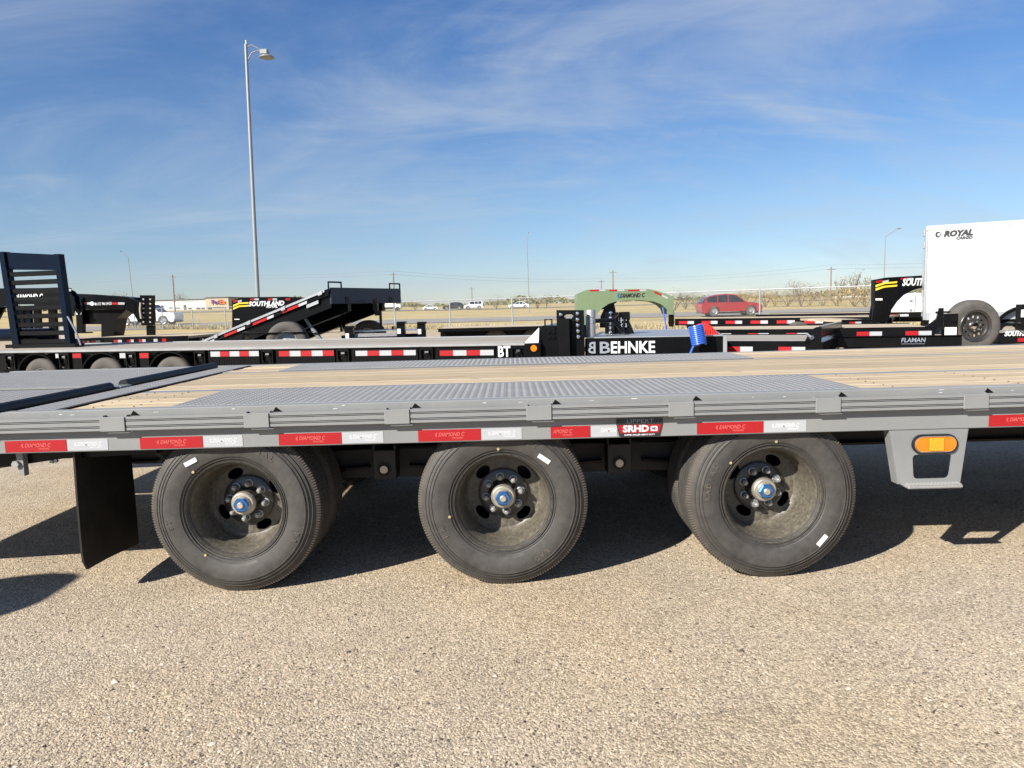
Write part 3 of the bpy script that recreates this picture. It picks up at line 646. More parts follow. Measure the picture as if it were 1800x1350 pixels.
# ------------------------------------------------------------------ generic bits for the parked trailers
def sw_mesh(r, w, rimr, spoke=0):
    t = MB().lathe([(rimr,.012),(rimr*1.06,0),(r*.82,-.01),(r*.92,.0),(r*.985,.022),(r,.04),(r,w-.04),(r*.985,w-.022),(r*.82,w+.01),(rimr,w)], (0,0,0), 40).mesh('tyre', 'bg_rubber', 50); return t
def small_wheel(parent, x, y, z, r=.38, w=.22, rimr=.22, rim='wheel_black', name='wheel'):
    wh = MB().lathe([(0,.055),(rimr*.28,.055),(rimr*.32,.075),(rimr*.75,.085),(rimr*.85,.06),(rimr*.93,.01),(rimr,.004),(rimr,.03),(rimr,.15)], (x,y,z), 28).build(name, rim, parent)
    key = (r, w, rimr)
    if key not in SW: SW[key] = sw_mesh(r, w, rimr)
    t = bpy.data.objects.new('tyre', SW[key]); COL.objects.link(t); t.parent = wh; t.location = Vector((x,y,z))-wloc(wh); return wh
SW = {}
def strip(parent, x0, x1, z0, z1, y, red, name='reflective_tape'):
    return box(name, 'tape_red' if red else 'tape_white', parent, x0, x1, y-.004, y-.0005, z0, z1)
def polyY(name, mt, parent, px, Y, w):           # outline given in picture coordinates, built at its own distance
    return MB().prism(XZ(px, Y), Y, Y+w).build(name, mt, parent)
def stripY(parent, u0, u1, v0, v1, Y, mt, name='reflective_tape', proud=.004, skew=0):
    a = XZ([(u0,v0),(u1,v0+skew),(u1,v1+skew),(u0,v1)], Y); return MB().prism(a, Y-proud, Y-.0005).build(name, mt, parent)
def flatbed2(label, uL, vL, uR, vR, z, width=2.5, wood='far_deck_wood', beam=.16, tape=(.28,.18,.23), planks=6, zb=None, wheels=2, name='flatbed_trailer', group=None, skew0=0.):
    """low flatbed whose near deck edge runs between two picture points at deck height z"""
    A, B = atZ(uL, vL, z), atZ(uR, vR, z); Lg = (B-A).length; ang = math.atan2(B.y-A.y, B.x-A.x)
    R = thing(name, label, 'trailer', group)
    pw = width/planks
    for i in range(planks): box('plank', wood, R, 0, Lg, i*pw+.006, (i+1)*pw-.006, z-.045, z-random.uniform(0,.003))
    box('side_rail', 'black_paint', R, -.02, Lg+.02, -.03, 0, z-beam, z+.012, b=.004); box('side_rail', 'black_paint', R, -.02, Lg+.02, width, width+.03, z-beam, z+.012)
    for y in (.75, width-.85): box('chassis_beam', 'frame_black', R, 0, Lg, y, y+.09, z-.32, z-.05)
    for k in range(5): box('crossmember', 'frame_black', R, .1+k*(Lg-.2)/4-.03, .1+k*(Lg-.2)/4+.03, 0, width, z-.14, z-.05)
    x = .12+skew0
    while x+tape[0]+tape[1] < Lg:
        strip(R, x, x+tape[0], z-beam*.78, z-beam*.32, -.03, True); strip(R, x+tape[0]+.003, x+tape[0]+tape[1], z-beam*.78, z-beam*.32, -.03, False); x += tape[0]+tape[1]+tape[2]
    for k in range(wheels):
        for y in (.12, width-.34): small_wheel(R, Lg*.5+(k-(wheels-1)/2)*.85, y, min(.34, z*.45), r=min(.34, z*.45), rimr=min(.34, z*.45)*.55)
    return rebase(R, (0,0,0), ang, (A.x, A.y, 0)), Lg

# ------------------------------------------------------------------ black low bed with BT / BEHNKE lettering
ZB = .78; pA, pB = atZ(-60, 618.5, ZB), atZ(930, 603, ZB); LB = (pB-pA).length; angB = math.atan2(pB.y-pA.y, pB.x-pA.x)
def onB(u, v, off=0.):              # picture point -> (along, height) on the near face of the low bed
    d = ray(u, v); nx, ny = -math.sin(angB), math.cos(angB)
    k = ((pA.x)*nx+(pA.y)*ny+off)/(d[0]*nx+d[1]*ny); p = Vector((d[0]*k, d[1]*k, H+d[2]*k))
    return ((p.x-pA.x)*math.cos(angB)+(p.y-pA.y)*math.sin(angB), p.z)
B = thing('lowbed_trailer', 'black triple axle low bed trailer with BEHNKE lettering and raised ladder ramp', 'trailer')
for i in range(9): box('plank', 'weathered_wood', B, 0, LB-.12, .06+i*.265, .06+(i+1)*.265-.008, ZB-.04, ZB-.002-random.random()*.003)
box('deck_edge', 'old_steel', B, 0, LB, -.012, .055, ZB-.030, ZB+.004, b=.003)
box('deck_edge', 'galvanised', B, 0, LB, 2.447, 2.51, ZB-.03, ZB+.004)
xb0 = onB(345, 620)[0]
box('side_beam', 'black_paint', B, xb0, LB, .03, .05, ZB-.30, ZB-.031); box('side_beam', 'black_paint', B, 0, LB, 2.45, 2.47, ZB-.30, ZB-.031); box('top_beam', 'black_paint', B, 0, xb0-.002, .03, .05, ZB-.055, ZB-.031); box('inner_beam', 'frame_black', B, 0, xb0-.002, .42, .44, ZB-.5, ZB-.045)
for ua, ub in ((-60,22),(101,140),(214,258)): box('side_beam', 'black_paint', B, onB(ua,620)[0], onB(ub,620)[0], .03, .05, ZB-.30, ZB-.056)
box('lower_flange', 'black_paint', B, 3.3, LB, -.01, .10, ZB-.325, ZB-.301, b=.004)
rings = [17,112,230,351,470,603,750,911]; xr_ = [onB(u, 620)[0] for u in rings]
def dring(parent, x, z):
    pk = MB().box(x-.09, x-.075, -.012, .03, z-.13, z+.13).box(x+.075, x+.09, -.012, .03, z-.13, z+.13).box(x-.0745, x+.0745, -.010, .03, z+.085, z+.13).build('ring_pocket', 'black_paint', parent)
    pts = [(x+.058*math.sin(t), -.015, z-.045-.058*math.cos(t)) for t in (math.pi*(.18+1.64*i/16)-math.pi for i in range(17))]
    pts = [(x+.058*math.cos(t), -.014, z-.04+.075*math.sin(t)) for t in (math.radians(125-310*i/18) for i in range(19))]
    MB().path(pts, .011, 6).build('lashing_ring', 'frame_black', pk); MB().box(x-.03,x+.03,-.016,.02,z+.04,z+.07,b=.005).build('ring_clip', 'chrome', pk); return pk
for x in xr_: dring(B, x, ZB-.155)
for i in range(3, 7):              # ribbed panels between the rings
    x0, x1 = xr_[i]+.13, (xr_[i+1]-.13 if i < 6 else onB(869,620)[0]); pn = box('side_panel', 'frame_black', B, x0, x1, .008, .0295, ZB-.285, ZB-.05, b=.004)
    m = MB(); k = 0; x = x0+.03
    while x < x1-.02: m.box(x, x+.008, .003, .0079, ZB-.27, ZB-.07); x += .028
    m.build('panel_rib', 'frame_black', pn)['kind'] = 'stuff'
for u0, u1, cols in ((370,455,'wrwrw'),(490,587,'rwrwr'),(625,731,'wrwrw'),(773,868,'rwrw')):
    a, b = onB(u0,620)[0], onB(u1,620)[0]; n = len(cols); zt = onB((u0+u1)/2, {370:617.5,490:616.5,625:616,773:615.5}[u0])[1]; zb = onB((u0+u1)/2, {370:626.5,490:626,625:625,773:625}[u0])[1]
    for k, c in enumerate(cols): strip(B, a+(b-a)*k/n, a+(b-a)*(k+1)/n-.002, zb, zt, .0025, c == 'r')
for u0, u1, c in ((95,104,0),(125,140,1),(208,219,0),(243,259,1)):
    a, b = onB(u0,624)[0], onB(u1,624)[0]; zt = onB(u0,621)[1]; strip(B, a, b, zt-.075, zt, .029, c)
m = MB(); x0, z0 = onB(877, 619); m.text('BT', .20, x0+.07, -.004, z0, .003, 0, .006, width=.17); m.build('letter_bt', 'white_decal', B)
for u in (68, 182, 301):
    xc, zc = onB(u, 650)
    small_wheel(B, xc, .02, .345, r=.315, w=.24, rimr=.16, rim='gray_paint'); small_wheel(B, xc, 2.15, .345, r=.315, w=.24, rimr=.16)
    fn = MB(); pts = [(.385*math.cos(t), .385*math.sin(t)) for t in (math.radians(12+156*i/16) for i in range(17))]; pin = [(p[0]*.955, p[1]*.955) for p in pts[::-1]]
    fn.prism([(xc+a, .355+b) for a, b in pts+pin], -.03, .34); fn.build('fender', 'black_paint', B)
for u, c in ((390,'amber_lens'),(57,'label_white')):
    x, z = onB(u, 643); box('marker_lamp', c, B, x-.07, x+.07, .06, .075, ZB-.39, ZB-.335, b=.012)
box('chassis_beam', 'frame_black', B, 0, LB, .7, .8, .3, ZB-.05); box('chassis_beam', 'frame_black', B, 0, LB, 1.7, 1.8, .3, ZB-.05)
box('lower_skirt', 'frame_black', B, 3.2, LB, .12, .14, .26, ZB-.32)
# neck corner: chamfered steel corner, end post with lamp, bolted pin plates
x9, _ = onB(925, 610)
MB().add([(x9-.02,-.01,ZB),(x9+.17,-.01,ZB),(x9+.17,.45,ZB),(x9-.02,.25,ZB),(x9+.17,-.01,ZB+.005),(x9+.17,.05,ZB+.20),(x9+.17,.45,ZB+.21)], [(0,1,4),(0,4,5),(0,5,6,3),(0,3,2,1),(1,2,6,5,4),(3,6,2)]).build('corner_gusset', 'galvanised', B)
ep = box('end_post', 'black_paint', B, x9-.02, x9+.20, -.02, .05, ZB-.42, ZB-.005, b=.006)
xm, zm = onB(939, 612); MB().disc((xm,-.034,zm), .042, .013, 20, r2=.045).build('marker_lamp', 'amber_lens', ep); MB().disc((xm,-.026,zm), .058, .005, 20).build('lamp_grommet', 'frame_black', ep)
def onBz(u, v, off): return onB(u, v, off)
xa, za = onB(947, 574, .1); xb, zb_ = onB(982, 640, .1)
nb = box('neck_block', 'black_paint', B, x9+.205, xb+.02, .06, 2.3, .25, ZB+.225, b=.01)
for i, (uu, vv) in enumerate(((973,576),(973,583),(973,592),(965,582),(965,592))): xx, zz2 = onB(uu, vv, .06); MB().disc((xx,.045,zz2), .028, .014, 12).build('pin_head', 'black_paint', nb)
hx0, hz0 = onB(954, 574, .3); hx1, hz1 = onB(966, 562, .3); MB().path([(hx0,.5,hz0-.03),(hx0,.5,hz1),(hx1,.5,hz1),(hx1,.5,hz0-.03)], .013, 6).build('grab_handle', 'black_paint', nb)
(px0, pz0), (px1, pz1) = onB(979, 545), onB(1027, 545)
cut = [onB(u, v) for u, v in ((992,556),(996,553),(1005,552.5),(1009,555),(1005,560),(996,560))]
pp = MB().plate([[(px0,.25),(px1,.25),(px1,pz1),(px0,pz0)], cut], -.05, -.02).build('pin_plate', 'black_paint', B)
gp = [onB(u, v) for u, v in ((982,559.5),(1003,559.5),(1005,640),(987,640))]; MB().prism(gp, -.16, -.0505).build('neck_strut', 'frame_black', pp)
for uu, vv in ((986,553.5),(1015.5,551.5),(1015.5,562),(1016,572),(1016.5,582),(1017,592)): xx, zz2 = onB(uu, vv, -.05); MB().lathe([(.030,0),(.030,-.014),(.022,-.028),(0,-.032)], (xx,-.0505,zz2), 14).build('bolt_head', 'chrome', pp)
for vv in (565,575,585,592): xx, zz2 = onB(1007, vv, -.05); MB().lathe([(.022,0),(.022,-.012),(0,-.016)], (xx,-.0505,zz2), 10).build('pin_head', 'black_paint', pp)
cyl = [onB(u, v) for u, v in ((1027.5,545),(1045,545),(1045,593),(1027.5,593))]; cx = (cyl[0][0]+cyl[1][0])/2; cr_ = abs(cyl[1][0]-cyl[0][0])/2
gc = MB().lathe([(0,cyl[2][1]),(cr_,cyl[2][1]),(cr_,cyl[0][1]-.01),(cr_*.9,cyl[0][1]),(0,cyl[0][1])], (cx,.12,0), 24, 'z').build('guide_cylinder', 'lug_steel', B)
MB().text('BT', .11, 0, 0, 0, .003, 0, .002, fn=lambda a, b, c: (cx+c*-1+.0, .12-cr_-.004+b, (cyl[0][1]+cyl[2][1])/2+.06+a)).build('letter_bt', 'gray_decal', gc)
# neck box with the lettering
nx0, nzt = onB(1028, 595); nx1, _ = onB(1271, 588)
neck = box('neck_box', 'black_paint', B, nx0, nx1, .0, 2.2, .35, nzt, b=.008)
box('neck_top_plate', 'galvanised', B, nx0+.12, nx1+.005, -.005, 2.2, nzt+.0005, nzt+.014, b=.003)
box('neck_end_angle', 'galvanised', B, nx1+.001, nx1+.05, -.01, .06, nzt-.22, nzt+.012, b=.004)
a, zc = onB(1052, 612); b, _ = onB(1151, 610); zt = onB(1100,601)[1]; zl = onB(1100,622)[1]; hh = (zt-zl)
tb = onB(1073.5,612)[0]
MB().text('B', hh*1.36, (a+tb)/2, -.003, (zt+zl)/2, .003, 0, .004, width=tb-a-.02).build('letter_b', 'gray_decal', neck)
MB().text('EHNKE', hh*1.36, (tb+b)/2, -.003, (zt+zl)/2, .003, 0, .005, width=b-tb).build('lettering_behnke', 'white_decal', neck)
MB().text('TRAILERS', hh*.5, (tb+b)/2, -.003, zl-.055, .003, 0, .003, width=(b-tb)*.95).build('lettering_trailers', 'white_decal', neck)
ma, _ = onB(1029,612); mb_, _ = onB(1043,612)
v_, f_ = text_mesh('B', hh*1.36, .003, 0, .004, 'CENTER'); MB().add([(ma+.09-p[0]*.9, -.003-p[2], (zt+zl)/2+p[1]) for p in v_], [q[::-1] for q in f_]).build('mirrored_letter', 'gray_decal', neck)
# second pin plate on the neck, further back
q0, q1 = onB(1063, 548, .9), onB(1107, 548, .9)
p2 = MB().box(q0[0], q1[0]-.16, .90, .93, nzt+.02, q0[1]-.01, b=.004).box(q1[0]-.155, q1[0], .86, 1.0, nzt+.2, q1[1], b=.01).prism([(q1[0]-.16,nzt+.02),(q1[0]+.06,nzt+.02),(q1[0]-.01,nzt+.198),(q1[0]-.16,nzt+.198)], .88, .98).build('rear_pin_plate', 'black_paint', B)
for vv in (550.5,559,567.5,575.5,584): xx, zz2 = onB(1073.5, vv, .9); MB().lathe([(.03,0),(.03,-.014),(.02,-.026),(0,-.03)], (xx,.899,zz2), 12).build('bolt_head', 'chrome', p2)
xx, zz2 = onB(1087,575,.9); MB().path([(xx-.05,.86,zz2-.1),(xx-.07,.85,zz2+.1),(xx+.02,.85,zz2+.18),(xx+.09,.86,zz2+.1),(xx+.06,.86,zz2-.1)], .02, 8).build('hose_guard', 'frame_black', p2)
MB().text('BT', .12, 0, 0, 0, .003, 0, .002, fn=lambda a, b, c: (q1[0]-.078-c, .856+b, q1[1]-.15+a)).build('letter_bt', 'gray_decal', p2)
c0, c1 = onB(1046, 564, .6), onB(1085, 563, .6); MB().path([(c0[0],.6,c0[1]),(c1[0]-.05,.6,c1[1]),(c1[0]+.1,.6,c1[1]-.18)], .03, 8).build('lift_arm', 'black_paint', B)
# standing ladder ramp at the tail
def onR(u, v): return onB(u, v, 1.1)
rt = [onR(1,443), onR(108,448)]; rb = [onR(27,612), onR(132,611)]
lad = thing_ramp = MB().prism([rt[0],rt[1],onR(112,475),onR(9,474)], 1.10, 1.13).build('loading_ramp', 'navy_paint', B)
def bar(u0, v0, u1, v1, w, y0, y1, name, mt='navy_paint'):
    a, b = onR(u0, v0), onR(u1, v1); return MB().prism([a, (a[0]+w, a[1]), (b[0]+w, b[1]), b], y0, y1).build(name, mt, lad)
bar(1,443,26,613,.10,1.06,1.20,'ramp_stringer'); bar(9,470,33,613,.10,1.02,1.055,'ramp_stringer'); bar(99,447,121,611,.10,1.04,1.16,'ramp_stringer')
for k in range(9):
    v = 482+k*14.8; uo = (v-443)*.152
    a, b = onR(12+uo, v), onR(101+uo*.95, v+2)
    MB().box(a[0], b[0], 1.05, 1.15, a[1]-.047, a[1]+.032, b=.008).build('ramp_rung', 'frame_black', lad)
MB().box(rb[0][0]-.1, rb[1][0]+.1, 1.0, 1.2, ZB+.0, ZB+.06).build('ramp_hinge_bar', 'frame_black', lad)
xk, zk = onR(-10, 590); MB().path([(xk-1.2,1.3,zk),(xk+1.0,1.3,zk)], .11, 12).build('hydraulic_tank', 'navy_paint', B)
bq0, bq1 = onR(127,556), onR(150,606)
MB().path([(bq0[0],1.0,bq0[1]),((bq0[0]+bq1[0])/2+.03,1.0,(bq0[1]+bq1[1])/2),(bq1[0],1.0,bq1[1])], .016, 6).build('tie_strap', 'gray_decal', B)
rebase(B, (0,0,0), angB, (pA.x, pA.y, 0))
# air hoses lying over the neck
def hose(label, mt, u, v, Y, rad, turns, length, ax, r=.013, tail=None, tilt=(0,0,1)):
    c = atY(u, v, Y); m = MB(); pts = []; n = turns*14
    e = Vector(ax).normalized(); up = Vector((0,.2,1)); s1 = e.cross(up).normalized(); s2 = e.cross(s1).normalized()
    for i in range(n+1):
        t = i/n; a = t*turns*2*math.pi; sag = Vector((0,0,-.10*(2*t-1)**2)) if tail is None else Vector((0,0,0))
        pts.append(c+e*(t-.5)*length+s1*math.cos(a)*rad+s2*math.sin(a)*rad*1.0+sag)
    m.path(pts, r, 6)
    if tail: m.path([c+e*length*.5]+[Vector(atY(a, b, Y-.02)) for a, b in tail], r*1.1, 6)
    o = m.build('air_hose', mt); return tag(o, label, 'air hose', 'coiled air hoses on the trailer neck')
hose('red coiled air hose draped on top of the black neck box', 'hose_red', 1236, 581, 9.45, .085, 11, .34, (1,.15,-.12))
hose('blue coiled air hose hanging down the side of the black neck box', 'hose_blue', 1226, 589, 9.08, .085, 10, .24, (.18,0,-1), tail=[(1219,608),(1213,622)])

# ------------------------------------------------------------------ tilted dump deck trailer
TD = thing('tilt_deck_trailer', 'dark navy tilt deck trailer raised on its hydraulic ram', 'trailer')
Yn = 14.2; nc = atY(578, 508, Yn); ca, sa = math.cos(math.radians(-26)), math.sin(math.radians(-26))
wd = Vector((-sa, ca, 0)); ld = Vector((-ca, -sa, 0)); lowp = atY(345, 603, Yn+1.55)
Ld = 3.62; rise = (nc.z-lowp.z)/Ld; down = Vector((0,0,-1)); WD = 2.35
def TP(l, w, h): return nc+ld*l+Vector((0,0,-rise*l))+wd*w+Vector((0,0,h))
def slab(name, mt, l0, l1, w0, w1, h0, h1, parent=TD):
    v = [TP(l, w, h) for h in (h0, h1) for l, w in ((l0,w0),(l1,w0),(l1,w1),(l0,w1))]
    m = MB().add(v, [(3,2,1,0),(4,5,6,7),(0,1,5,4),(1,2,6,5),(2,3,7,6),(3,0,4,7)]); c = sum(v, Vector())/8; fs = []
    for q in m.f:
        a, b, cc = (Vector(m.v[i]) for i in q[:3]); mid = sum((Vector(m.v[i]) for i in q), Vector())/4
        fs.append(q if (b-a).cross(cc-a).dot(mid-c) > 0 else q[::-1])
    m.f = fs; return m.build(name, mt, parent)
slab('deck', 'frame_black', .05, Ld, .05, WD-.05, -.10, -.02)
slab('deck_edge', 'black_paint', 0, Ld, -.04, .045, -.12, 0.); slab('deck_edge', 'black_paint', 0, Ld, WD-.045, WD+.04, -.12, 0.)
slab('rub_rail', 'galvanised', .05, Ld, -.075, -.045, -.042, -.008); slab('edge_cap', 'galvanised', .05, Ld, -.05, -.03, .001, .009)
slab('deck_side', 'black_paint', .0, Ld-.35, .03, .05, -.36, -.121)
slab('front_plate', 'slate_paint', -.03, -.001, .02, WD+.02, -.29, .02)
for w in (.55, WD-.65): slab('deck_beam', 'black_paint', .0, Ld-.2, w, w+.1, -.44, -.101)
for w in (.45, WD-.42): slab('tube_socket', 'frame_black', -.04, -.031, w, w+.10, -.28, -.16)
for k in range(7): slab('deck_crossmember', 'frame_black', .3+k*.48, .34+k*.48, .1, WD-.1, -.20, -.1005)
for w in (.0, .33, WD-.30, WD+.0): pass
for w0, w1 in ((-.02,.36),(WD-.36,WD+.02)):
    MB().path([TP(-.01,w0,-.06),TP(-.01,w0,.13),TP(-.01,w1,.13),TP(-.01,w1,-.08)], .018, 6).build('stake_loop', 'navy_paint', TD)
for k in range(4): slab('stake_pocket', 'galvanised', .1+k*.95, .2+k*.95, -.09, -.076, -.07, .005)
for k, (a, b, r) in enumerate(((.52,.74,0),(.74,1.16,1),(1.4,1.58,0),(1.58,1.98,1),(2.2,2.42,0),(2.42,2.8,1),(3.1,3.3,0),(3.3,3.55,1))): slab('reflective_tape', 'tape_red' if r else 'tape_white', a, b-.004, -.046, -.0405, -.115, -.058)
slab('light_bar', 'galvanised', .25, .55, -.03, -.01, -.20, -.135)
x = TP(Ld-.14, -.045, -.22); MB().box(x.x-.1, x.x+.1, x.y-.02, x.y+.02, x.z-.03, x.z+.2).build('lamp_plate', 'galvanised', TD); MB().disc((x.x, x.y-.035, x.z+.12), .045, .014, 14).build('marker_lamp', 'amber_lens', TD)
def hyd(u0, v0, u1, v1, Y, r, mt, um, vm):
    a, b = atY(u0, v0, Y), atY(u1, v1, Y); c = atY(um, vm, Y); MB().tube(a, c, r*.7).tube(c, b, r).build('hydraulic_ram', mt, TD)
hyd(532,553, 566,600, Yn+.6, .045, 'galvanised', 550, 579); hyd(588,547,615,590, Yn+2., .04, 'black_paint', 602, 570)
for (u, v, Y, r) in ((503,602,Yn-.1,.40),(647,594,Yn+2.3,.40)):
    p = atY(u, v, Y); small_wheel(TD, p.x, p.y, p.z, r=r, w=.25, rimr=.22, rim='lug_steel')
def bY(name, mt, u0, v0, u1, v1, Y, w): a, b = atY(u0, v1, Y), atY(u1, v0, Y); return box(name, mt, TD, a.x, b.x, Y, Y+w, a.z, b.z, b=.005)
bY('chassis_beam', 'black_paint', 425, 583, 640, 588, Yn+.5, .12); bY('fender', 'black_paint', 425, 584, 545, 586, Yn-.15, .3); bY('fender_bracket', 'black_paint', 424, 584, 429, 597, Yn-.14, .25); bY('fender', 'black_paint', 598, 571, 691, 573.5, Yn+2.3, .3); bY('fender_bracket', 'black_paint', 598, 573.6, 601, 583, Yn+2.3, .3); bY('fender_bracket', 'black_paint', 689, 573.6, 692, 582, Yn+2.3, .3)
bY('tongue_deck', 'galvanised', 597, 580, 742, 584, Yn+.2, 1.2); bY('tongue_mesh', 'lug_steel', 622, 584.5, 708, 593, Yn+.18, .02); bY('tongue_beam', 'black_paint', 600, 586, 745, 596, Yn+.3, .1)
for u, v in ((608,575),(699,567),(735,567.5)):
    bY('jack_post', 'black_paint', u-1, v, u+12, v+32, Yn+.1, .14); bY('jack_label', 'label_white', u-.5, v+11, u+5.5, v+20, Yn+.08, .016); bY('jack_cap', 'black_paint', u-2, v-2, u+14, v+2, Yn+.06, .2)
a = atY(660, 536, Yn+1); MB().box(a.x-.05,a.x+.05,a.y-.02,a.y+.03,a.z-.12,a.z+.12).box(a.x-.02,a.x+.12,a.y-.02,a.y+.03,a.z-.22,a.z-.121).box(a.x+.07,a.x+.12,a.y-.02,a.y+.03,a.z-.42,a.z-.221).tube((a.x+.1,a.y,a.z-.4),(a.x+.1,a.y,a.z-.75),.004).build('safety_prop', 'black_paint', TD)
rebase(TD, (nc.x, nc.y+1.5, 0))

# ------------------------------------------------------------------ gooseneck trailers
def goose(label, near, Y, mt, inner=None, gap=.42, plate=.05, web=None, cat='trailer', deck=None):
    R = thing('gooseneck_trailer', label, cat)
    k = [XZ(near, Y)]
    MB().prism(k[0], Y, Y+plate).build('neck_plate', mt, R); MB().prism(k[0], Y+gap, Y+gap+plate).build('neck_plate', mt, R)
    for nm, pts, m2 in (web or []): MB().prism(XZ(pts, Y), Y+plate+.001, Y+gap-.001).build(nm, m2, R)
    return R
def lowdeck(R, u0, v0, u1, v1, Y, w, wood='far_deck_wood', beam=.14, tapes=(), n=5):
    a, b = atY(u0, v0, Y), atY(u1, v1, Y); x0, x1 = min(a.x, b.x), max(a.x, b.x); z = (a.z+b.z)/2
    for i in range(n): box('plank', wood, R, x0, x1, Y+.03+i*(w/n), Y+.03+(i+1)*(w/n)-.01, z-.05, z)
    box('side_rail', 'black_paint', R, x0, x1, Y, Y+.028, z-beam, z+.01); box('chassis_beam', 'frame_black', R, x0, x1, Y+.6, Y+.75, z-.35, z-.06)
    for ua, ub, red in tapes:
        p, q = atY(ua, v0, Y), atY(ub, v0, Y); strip(R, p.x, q.x, z-beam*.8, z-beam*.3, Y, red)
    for y in (Y+.2, Y+w-.4):
        for dx in (-.5,.5): small_wheel(R, (x0+x1)/2+dx, y, .34, r=.34, rimr=.2)
    return z
# green
G_out = [(1015,576),(1015,518),(1034.5,509),(1140,508),(1155,511),(1170,516),(1184.5,522),(1184,553),(1176,553),(1172,543),(1163,535),(1150,530),(1125,527.5),(1104,527.5),(1083,530),(1070,534),(1058,542),(1049,553),(1044,566),(1043,576)]
GT = goose('olive green gooseneck trailer with arched neck behind the black neck box', G_out, 19., 'green_paint', gap=.8,
   web=[('neck_top', [(1034.5,509),(1140,508),(1140,510),(1034.5,511)], 'green_paint'), ('neck_front_web', [(1015,576),(1015,518),(1018,518),(1018,576)], 'green_paint'), ('neck_web', [(1058,542),(1083,530),(1085,531.5),(1060,544)], 'frame_black')])
for u0, u1 in ((1037,1053),(1071,1085),(1104,1124)): stripY(GT, u0, u1, 509.3, 512.2, 19., 'tape_red', skew=-.4)
for u0, u1 in ((1053.3,1064),(1085.3,1098),(1124.3,1136)): stripY(GT, u0, u1, 509.0, 512.0, 19., 'tape_white', skew=-.3)
stripY(GT, 1150, 1163, 511.5, 515, 19., 'tape_red', skew=5.5); stripY(GT, 1163.3, 1174, 517.5, 521, 19., 'tape_white', skew=5)
p = atY(1111, 519.5, 19.); MB().text('DIAMOND C', .15, p.x, 18.994, p.z, .004, .25, .004, width=.64).build('lettering', 'black_decal', GT)
p = atY(1086.5, 519.5, 19.); MB().plate([[(p.x-.03,p.z),(p.x+.02,p.z+.085),(p.x+.04,p.z+.03),(p.x+.01,p.z),(p.x+.04,p.z-.03),(p.x+.02,p.z-.085)]], 18.992, 18.998).build('logo', 'blue_decal', GT)
a, b = atY(1180, 545, 19.2), atY(1180, 566, 19.2); MB().tube(b, a, .075).disc((b.x,b.y,b.z-.12), .06, .13, 12, 'z', .09).build('coupler', 'black_paint', GT)
MB().path([atY(1165,540,19.1),atY(1168,558,19.05),atY(1172,585,19.0)], .02, 6).build('brake_cable', 'hose_blue', GT)
polyY('neck_strut', 'frame_black', GT, [(1054,576),(1056,556),(1062,543),(1072,531),(1079,531),(1082,545),(1084,576)], 19.3, .06)
zdk = lowdeck(GT, 770, 578.5, 1040, 571.5, 19.0, 2.4, tapes=(), beam=.08); rebase(GT, (atY(1030,560,19).x, 20, 0))
# Southland right
S_out = [(1532,566),(1537,536),(1537.5,492),(1562,487.5),(1650,482.5),(1700,485),(1712,520),(1700,520),(1690,507),(1650,505),(1618,506.5),(1605,510),(1590,517),(1577,529),(1567,544),(1561,566)]
SR = goose('black gooseneck trailer with yellow stripes partly behind the white cargo trailer', S_out, 16.8, 'black_paint', gap=.12, web=[('neck_top',[(1562,488),(1650,483),(1650,485),(1562,490)],'black_paint'),('neck_front_web',[(1537.5,492),(1540,492),(1540,560),(1536,560)],'black_paint'),('inner_web',[(1605,510),(1590,517),(1577,529),(1567,544),(1561,566),(1563,566),(1569,545),(1579,530.5),(1591,518.5),(1605,511.5)],'galvanised')])
for a, b, c in ((1539.5,1551,1),(1551.3,1562,0),(1583.5,1594,1),(1594.3,1605,0)): stripY(SR, a, b, 494 if a < 1562 else 488.8, 497.5 if a < 1562 else 492, 16.8, 'tape_red' if c else 'tape_white', skew=-2.2 if a < 1562 else -.6)
for k in range(2):
    o5 = k*6; MB().plate([XZ([(1539,501+o5),(1553,496.5+o5),(1577,494.5+o5),(1576,497.5+o5),(1554,499.5+o5),(1539,505+o5)], 16.8)], 16.788, 16.796).build('stripe', 'yellow_decal', SR)
p = atY(1612, 497, 16.8); MB().text('SOUTHLAND', .22, p.x+.12, 16.79, p.z+.01, .004, .25, .010, width=.94).build('lettering', 'white_decal', SR)
stripY(SR, 1539, 1551, 524.5, 528, 16.8, 'label_white', 'maker_plate')
lowdeck(SR, 1480, 562.5, 1530, 562, 16.8, 2.4, tapes=((1493,1503,1),(1503.3,1514,0))); rebase(SR, (atY(1550,560,16.8).x, 17.6, 0))
# Southland left, behind the tilt deck
L_out = [(408,578),(408,528),(425,522.5),(505,521.5),(528,523),(560,540),(560,560),(530,552),(510,578)]
SL = goose('black gooseneck trailer with yellow stripes behind the raised tilt deck', L_out, 19.5, 'black_paint', gap=.8, web=[('neck_top',[(425,523),(505,522),(505,524),(425,525)],'black_paint'),('neck_front_web',[(408,528),(411,528),(411,578),(408,578)],'black_paint')])
for a, b, c in ((410,418,1),(418.3,425,0),(440,447,1),(447.3,455,0),(471,479,1),(479.3,487,0),(502,510,1)): stripY(SL, a, b, 528.5 if a < 425 else 524.5, 532 if a < 425 else 528, 19.5, 'tape_red' if c else 'tape_white', skew=-1.6 if a < 425 else -.2)
for k in range(2): MB().plate([XZ([(410,536+k*5),(420,532+k*5),(437,531+k*5),(437,533.6+k*5),(421,534.6+k*5),(410,539.5+k*5)], 19.5)], 19.486, 19.496).build('stripe', 'yellow_decal', SL)
p = atY(468, 534, 19.5); MB().text('SOUTHLAND', .17, p.x, 19.49, p.z, .004, .25, .008, width=.95).build('lettering', 'white_decal', SL)
p = atY(478, 539, 19.5); MB().text('ROYAL', .09, p.x, 19.488, p.z, .004, .25, .004, width=.3).build('lettering_small', 'white_decal', SL)
